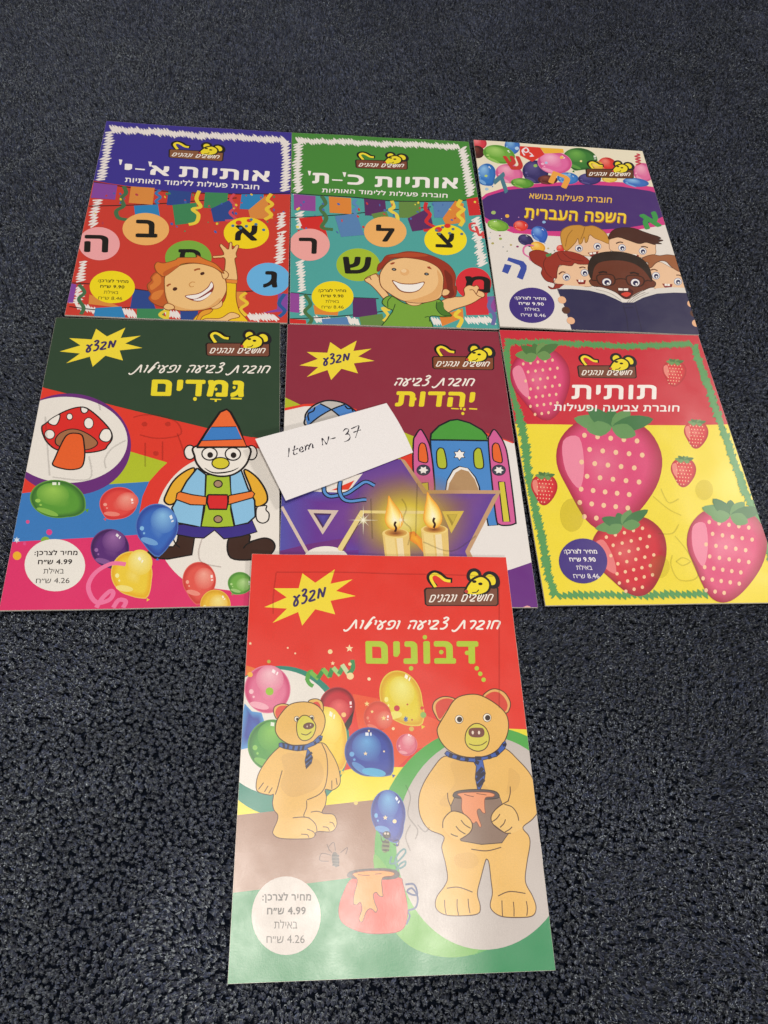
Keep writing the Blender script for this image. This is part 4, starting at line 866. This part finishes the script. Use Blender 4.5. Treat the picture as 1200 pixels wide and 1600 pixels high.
for x, y, r, c in ((165, 30, 28, 'a8c070'), (335, 70, 25, 'f0b848'), (798, 142, 22, '90bce8'), (645, 115, 12, 'f0d8c0'), (265, 108, 8, 'c8b8e0'), (480, 88, 8, 'c890c0'), (245, 318, 13, '984060'), (253, 358, 20, '98b050'), (115, 350, 14, 'a8d0e8'), (155, 415, 18, 'b0a860'), (383, 435, 15, 'b8a860'), (465, 455, 17, '984070'), (285, 460, 9, '808890'), (335, 512, 9, '808870'), (850, 472, 14, 'c0b080'), (928, 500, 9, '404040'), (127, 278, 8, '909088')): b.E(c, x, y, r, r*.75)
b.part('streamer'); b.L('e070a8', 16, '670,445 600,435 545,470 545,540 610,585'); b.L('e07098', 16, '670,550 630,570 620,610 660,640')
b.part('loose_letter'); b.P('3c50a8', '352,588 540,640 580,690 580,740 530,870 455,840 505,720 490,690 335,630'); b.P('3c50a8', '305,672 392,690 345,798 270,768')
b.price((645, 1188, 285, 222), '412e80', 'f2eef2', (430, 1112), (825, 1122), (512, 1325))
# children
b.k(840, 340, .21667); SKP = 'ecc4a0'
def eye(x, y, r=20, br='503020'):
    b.E('f2f0f0', x, y, r*1.1, r, 10, 1, '7080a8', 4); b.E('2a2c58', x+2, y+3, r*.72, r*.72); b.E('f6f6f6', x+4, y+8, r*.3, r*.28)
def mouth(x, y, w=50):
    b.P('8a2420', [(x-w, y-6), (x+w, y-2), (x+w*.8, y+26), (x-w*.4, y+28)]); b.P('f6f2ec', [(x-w*.5, y-5), (x-w*.05, y-4), (x-w*.1, y+12), (x-w*.5, y+10)]); b.P('f6f2ec', [(x+w*.02, y-4), (x+w*.5, y-3), (x+w*.5, y+11), (x, y+12)])
OL = '9a7050'
b.part('girl'); op(SKP, '200,200 210,240 300,270 400,280 480,260 530,240 520,180 400,130 250,150', 3); op('cc943c', '165,130 180,90 230,62 300,56 340,66 400,62 460,90 500,130 515,190 460,170 410,150 375,125 360,170 345,182 335,140 320,180 300,192 290,150 270,185 210,240 180,210', 4, 1, '9c6c28'); b.L('9c6c28', 4, '340,70 330,110 310,160'); b.L('9c6c28', 4, '250,90 215,140 200,210')
eye(297, 224, 22); eye(430, 210, 22); b.P('8a2420', '360,255 440,245 420,285 385,285'); b.P('f6f2ec', '372,256 392,254 394,268 374,268'); b.P('f6f2ec', '398,253 420,250 420,264 400,266')
b.part('boy'); op(SKP, '520,160 515,200 530,240 640,270 720,290 840,270 850,220 835,180 700,150 580,140', 3); op('4a2418', '512,158 520,120 550,90 610,75 690,78 770,105 830,125 865,135 890,150 865,155 905,165 870,178 895,190 850,190 840,196 780,180 730,190 650,165 580,145', 3, 1, '301810')
eye(608, 221, 22); eye(757, 243, 22); b.L('4a2418', 7, '565,190 590,180 615,184'); b.L('4a2418', 7, '745,212 770,210 795,218'); b.P('f6f2ec', '668,264 715,268 712,285 672,280'); b.P('8a2420', '715,268 730,275 725,300 712,290')
b.part('girl'); op(SKP, '130,440 150,360 240,330 300,335 370,350 400,480 330,500 180,490 120,470', 3)
op('983020', '-60,260 -10,240 50,250 100,270 140,250 220,245 300,265 360,300 372,335 300,338 265,330 240,350 160,345 140,390 135,440 115,440 120,480 185,485 175,505 100,520 75,500 110,512 120,480 60,460 25,410 30,370 -20,340 -50,310', 4, 1, '6a2014'); b.P('4a8a4c', '55,270 100,258 95,280 65,290'); b.L('6a2014', 4, '60,290 40,340 60,400 100,440'); b.L('6a2014', 4, '140,260 170,310 240,320'); b.L('6a2014', 4, '180,255 240,300 330,315')
eye(207, 432, 22); eye(338, 400, 22); mouth(312, 455, 36); b.L('6a3018', 7, '152,412 175,395 200,398'); b.L('6a3018', 7, '300,365 325,358 345,366')
b.part('girl'); op(SKP, '790,350 800,330 880,320 960,360 1030,390 1080,540 860,520 820,450', 3); op('a0623c', '748,310 770,285 830,268 880,275 940,268 1000,280 1035,310 1035,390 970,360 930,320 890,312 850,330 820,360 790,365 800,330', 4, 1, '6a3c20')
eye(853, 420, 23); eye(1012, 462, 23); mouth(935, 482, 38); b.L('6a3c20', 7, '815,380 840,374 865,384'); b.L('6a3c20', 7, '1000,415 1020,415 1040,425')
b.part('boy'); op('6a3420', '372,460 390,440 400,360 450,320 560,305 680,320 770,370 815,440 850,470 840,500 800,510 740,540 640,590 560,540 470,505 400,495', 4, 1, '3a1c10'); b.P('2c1c12', '390,440 372,420 360,360 385,290 440,258 540,246 640,256 740,290 800,350 825,430 822,462 795,420 750,370 680,330 580,312 460,322 410,360', 1)
for x, y in ((497, 468), (703, 472)): b.E('f2f0f0', x, y, 31, 26, 8, 1, '3a2c50', 5); b.E('2a2850', x+2, y+3, 20, 18); b.E('f8f8f8', x+8, y+10, 8, 7)
for q in ('425,430 460,412 530,415 555,440 550,480 500,495 445,480', '640,430 690,418 750,430 768,460 750,492 700,500 650,480'): b.L('3a1c10', 7, q, 1, 1)
b.L('3a1c10', 7, '556,450 595,444 640,448'); b.L('3a1c10', 7, '425,455 400,455 380,445'); b.L('3a1c10', 7, '768,462 795,455 820,462'); b.L('2c1610', 11, '440,402 470,394 500,400'); b.L('2c1610', 11, '665,404 695,400 730,412')
b.P('4a1410', '580,512 655,512 690,545 640,590 590,560', 1); b.P('d84030', '600,555 640,540 672,552 640,575', 1); b.P('f6f2ec', '580,512 612,514 612,530 582,528'); b.P('f6f2ec', '618,514 652,514 650,530 618,530')
b.part('open_book'); b.P('dedad4', '145,522 185,490 300,496 420,512 520,545 612,612 640,618 690,612 780,540 860,512 960,503 1080,508 1095,560 700,640 600,640 140,540')
for q in ('645,615 690,565 760,530', '660,616 705,575 775,540', '675,616 720,582 800,545', '600,600 520,548 420,520'): b.L('b0aaa4', 4, q)
b.P('2e2a50', '140,520 250,518 370,528 480,555 560,590 612,616 690,616 760,580 860,550 980,542 1085,545 1140,640 1210,880 230,880 245,815 200,660')
b.L('26203a', 4, '615,640 640,720 655,860', 0); b.L('26203a', 4, '700,620 735,760 760,860', 0); b.L('26203a', 4, '612,632 692,630', 0); b.L('26203a', 4, '620,655 690,652', 0)
b.part('front_cover_art'); b.P('e6e0da', '1090,545 1115,545 1220,860 1180,860')
for x, y, c in ((175, 598, 'ecb890'), (203, 672, '5a3424'), (238, 747, 'ecb890'), (1108, 622, 'ecb890'), (1128, 692, '5a3424'), (1142, 763, 'ecb890')): b.part('hand'); b.E(c, x, y, 30, 25, 20)
b.finish()

# ------------------------------------------------------------------ paper slip with handwriting
def on_plane(px, py, z):
    d = CF*FPX + CR*(px-600) - CU*(py-800); return CAM + d*((z-CAM.z)/d.z)
SLIP = [on_plane(398.7, 685.8, .0105), on_plane(604, 629.8, .0034), on_plane(645.5, 706.8, .0032), on_plane(446.5, 782.2, .0085)]
def slip_at(s, t, lift=0.0):
    a = SLIP[0].lerp(SLIP[1], s); c = SLIP[3].lerp(SLIP[2], s); p = a.lerp(c, t)
    w = .0009*math.sin(math.pi*s)*(.6+.4*t)
    bulge = .0016*math.sin(math.pi*t)*max(0, (s-.6)/.4)
    d = (SLIP[1]-SLIP[0]).normalized()
    return p + d*bulge + Vector((0, 0, lift-w))
slip = bpy.data.objects.new('paper_slip', None); COL.objects.link(slip); slip.empty_display_size = .02
slip.location = (SLIP[0]+SLIP[2])/2; slip['label'] = 'white paper slip with a handwritten item number lying across two booklets'; slip['category'] = 'paper slip'
bpy.context.view_layer.update()
off = -slip.location
bm = bmesh.new(); NX, NY = 24, 12
for side, dz in ((0, 0.0), (1, -.00014)):
    g = [[bm.verts.new(slip_at(i/NX, j/NY, dz)+off) for i in range(NX+1)] for j in range(NY+1)]
    for j in range(NY):
        for i in range(NX):
            q = [g[j][i], g[j+1][i], g[j+1][i+1], g[j][i+1]]; bm.faces.new(q if side == 0 else q[::-1])
    if side == 0: top = g
rim = lambda g: [g[0][i] for i in range(NX+1)]+[g[j][NX] for j in range(1, NY+1)]+[g[NY][i] for i in range(NX-1, -1, -1)]+[g[j][0] for j in range(NY-1, 0, -1)]
ra, rb = rim(top), rim(g)
for i in range(len(ra)):
    k = (i+1) % len(ra); bm.faces.new([ra[i], ra[k], rb[k], rb[i]])
bmesh.ops.recalc_face_normals(bm, faces=bm.faces[:])
link_bm('sheet', bm, [NOTE], slip)
# handwriting, traced in the slip's own (s, t) frame
tost = None
def st_of(px, py):
    s, t = .5, .5
    for _ in range(12):
        def pr(s, t):
            p = slip_at(s, t)-CAM; z = p.dot(CF); return 600+FPX*p.dot(CR)/z, 800-FPX*p.dot(CU)/z
        x, y = pr(s, t); xs, ys = pr(s+1e-3, t); xt, yt = pr(s, t+1e-3)
        a, b_, c, d = (xs-x)/1e-3, (xt-x)/1e-3, (ys-y)/1e-3, (yt-y)/1e-3; D = a*d-b_*c
        s += (d*(px-x)-b_*(py-y))/D; t += (-c*(px-x)+a*(py-y))/D
    return s, t
bm = bmesh.new(); n_ = 0
for q in ('307,385 306,415 302,446', '345,370 340,400 338,425 350,430 362,420', '330,402 350,396 368,388', '380,402 398,392 392,378 380,390 380,408 392,412 408,402', '412,368 418,385 416,405', '416,385 430,366 440,375 438,396', '440,382 452,358 464,362 466,385 474,382', '528,320 530,345 532,368', '528,320 545,340 558,362', '558,362 568,335 573,308', '582,326 600,322 620,316',
          '668,275 685,258 706,262 700,282 684,296 704,292 716,310 706,332 676,345', '722,258 748,246 774,236 768,265 752,318', '738,282 762,272 788,264'):
    P = smooth_pts([st_of(380+x*.23333, 610+y*.23333) for x, y in pts(q)], 8, False)
    X = [slip_at(s, t, .00005)+off for s, t in P]; prev = None
    for i, p in enumerate(X):
        d = (X[min(i+1, len(X)-1)]-X[max(i-1, 0)]); n = Vector((-d.y, d.x, 0)).normalized()*(.00056*(.8+.35*math.sin(i*.4+n_)))
        cur = [bm.verts.new(p+n), bm.verts.new(p-n)]
        if prev: bm.faces.new([prev[0], prev[1], cur[1], cur[0]])
        prev = cur
    n_ += 1
bmesh.ops.recalc_face_normals(bm, faces=bm.faces[:])
link_bm('handwriting', bm, [PEN], slip)

# ------------------------------------------------------------------ carpet
def value_noise(x, y, cell, seed):
    R = np.random.RandomState(seed); G = R.rand(256, 256)
    u, v = x/cell+64, y/cell+64; i, j = np.floor(u).astype(int), np.floor(v).astype(int); fu, fv = u-i, v-j
    fu, fv = fu*fu*(3-2*fu), fv*fv*(3-2*fv); i %= 255; j %= 255
    return (G[i, j]*(1-fu)+G[i+1, j]*fu)*(1-fv)+(G[i, j+1]*(1-fu)+G[i+1, j+1]*fu)*fv
floor_z = -.0095
m, nt, N, P = mat_new('carpet_backing'); n = noise(nt, 300, 3)
P.inputs['Base Color'].default_value = (.007, .010, .018, 1); P.inputs['Roughness'].default_value = 1; P.inputs['Specular IOR Level'].default_value = 0
bb = bump_chain(nt, [(n, .8, .002)]); nt.links.new(bb.outputs['Normal'], P.inputs['Normal'])
bm = bmesh.new(); slab(bm, -1.6, 1.6, -.7, 2.4, floor_z-.004, floor_z)
carpet = link_bm('carpet_floor', bm, [m], None); carpet['kind'] = 'structure'

RS = np.random.RandomState(3)
SP = .0032
gx, gy = np.meshgrid(np.arange(-1.7, 1.8, SP), np.arange(-.6, 1.9, SP)); gx = gx.ravel(); gy = gy.ravel()
gx = gx+RS.uniform(-.5, .5, gx.size)*SP*.9; gy = gy+RS.uniform(-.5, .5, gy.size)*SP*.9
# keep what the camera can see from here and a step to the side
d = np.stack([gx, gy, np.full(gx.size, -CAM_H)], -1); zc = d @ np.array(CF)
ix = FPX*(d @ np.array(CR))/np.maximum(zc, .05); iy = FPX*(d @ np.array(CU))/np.maximum(zc, .05)
keep = (zc > .05) & (np.abs(ix) < 600+560) & (np.abs(iy) < 800+420)
far = (np.abs(ix) > 600+60) | (np.abs(iy) > 800+50)      # just outside this view: fewer, fuller tufts
keep &= ~far | (RS.rand(gx.size) < .62)
edge = np.full(gx.size, 9.0)
for o in COL.objects:
    if o.name.startswith('coloring_booklet'):
        L = np.array(o.matrix_world.inverted()); lx = L[0, 0]*gx+L[0, 1]*gy+L[0, 3]; ly = L[1, 0]*gx+L[1, 1]*gy+L[1, 3]
        edge = np.minimum(edge, np.maximum(np.abs(lx)-.105, np.abs(ly)-.1485))
keep &= edge > -.010
gx, gy, edge = gx[keep], gy[keep], edge[keep]; big = np.where(far[keep], 1.35, 1.0)
n = gx.size
hn = value_noise(gx, gy, .016, 1)*.5+value_noise(gx, gy, .05, 2)*.35+value_noise(gx, gy, .2, 3)*.3
ht = (.0082+.0034*(hn-.55))*RS.uniform(.70, 1.1, n)
ht = np.where(edge < .0035, np.minimum(ht, .0066+np.clip(edge, 0, 1)*.6), ht)
lean_a = 2*np.pi*value_noise(gx, gy, .07, 4)*1.3+1.2*value_noise(gx, gy, .3, 5)
lean = .0014*(value_noise(gx, gy, .035, 6)+.25)
tone = (.5+.75*RS.rand(n))*(.8+.4*value_noise(gx, gy, .11, 7))
NB = 12
X0 = np.repeat(gx, NB); Y0 = np.repeat(gy, NB)
a = RS.uniform(0, 2*np.pi, n*NB); q = np.sqrt(RS.rand(n*NB)); r0 = .0012*q*np.repeat(big, NB)
H = np.repeat(ht, NB)*RS.uniform(.86, 1.05, n*NB)*(1-.22*q*q)
sp = RS.uniform(.0005, .0012, n*NB)*(.35+.65*q)
lx = np.repeat(lean*np.cos(lean_a), NB); ly = np.repeat(lean*np.sin(lean_a), NB)
bx, by = X0+r0*np.cos(a), Y0+r0*np.sin(a)
mx_, my_ = bx+np.cos(a)*sp*.3+lx*.4, by+np.sin(a)*sp*.3+ly*.4
curl = RS.uniform(-1, 1, n*NB)*1.8
tl_ = RS.uniform(.0006, .0013, n*NB)
tx, ty = mx_+np.cos(a+curl)*tl_+lx*.5, my_+np.sin(a+curl)*tl_+ly*.5
wa = a+curl+np.pi/2+RS.uniform(-.4, .4, n*NB); w = RS.uniform(.00030, .00050, n*NB)*np.repeat(big, NB)
cx, cy = np.cos(wa)*w, np.sin(wa)*w
Z = np.full(n*NB, floor_z)
V = np.empty((n*NB, 6, 3), np.float32)
V[:, 0] = np.stack([bx-cx, by-cy, Z], -1); V[:, 1] = np.stack([bx+cx, by+cy, Z], -1)
V[:, 2] = np.stack([mx_-cx*1.15, my_-cy*1.15, Z+H*.84], -1); V[:, 3] = np.stack([mx_+cx*1.15, my_+cy*1.15, Z+H*.84], -1)
V[:, 4] = np.stack([tx-cx*.75, ty-cy*.75, Z+H], -1); V[:, 5] = np.stack([tx+cx*.75, ty+cy*.75, Z+H], -1)
NBt = n*NB
me = bpy.data.meshes.new('carpet_pile')
me.vertices.add(NBt*6); me.vertices.foreach_set('co', V.ravel())
base = np.arange(NBt)[:, None]*6
loops = (base + np.array([[0, 1, 3, 2, 2, 3, 5, 4]])).astype(np.int32).ravel()
me.loops.add(NBt*8); me.loops.foreach_set('vertex_index', loops)
me.polygons.add(NBt*2); me.polygons.foreach_set('loop_start', np.arange(NBt*2, dtype=np.int32)*4)
me.update(calc_edges=True)
hue = RS.rand(NBt); T = np.repeat(tone, NB)*RS.uniform(.3, 1.75, NBt)**1.2
fleck = (RS.rand(NBt) > .975)*RS.uniform(.5, 2.2, NBt)
colr = np.stack([.044*T*(1+.2*hue)+.07*fleck, .057*T+.07*fleck, .091*T*(1.1-.2*hue)+.07*fleck, np.ones(NBt)], -1).astype(np.float32)
at = me.color_attributes.new('ink', 'FLOAT_COLOR', 'POINT'); at.data.foreach_set('color', np.repeat(colr, 6, axis=0).ravel())
me.polygons.foreach_set('use_smooth', np.ones(NBt*2, bool))
m, nt, N, P = mat_new('carpet_yarn'); an = N.new('ShaderNodeAttribute'); an.attribute_name = 'ink'
nt.links.new(an.outputs['Color'], P.inputs['Base Color']); P.inputs['Roughness'].default_value = .8; P.inputs['Specular IOR Level'].default_value = .12
P.inputs['Sheen Weight'].default_value = 1.0; P.inputs['Sheen Tint'].default_value = (.8, .9, 1, 1); P.inputs['Sheen Roughness'].default_value = .35
me.materials.append(m)
pile = bpy.data.objects.new('carpet_pile', me); COL.objects.link(pile); pile['kind'] = 'stuff'; pile['label'] = 'dark navy cut pile carpet under the booklets'
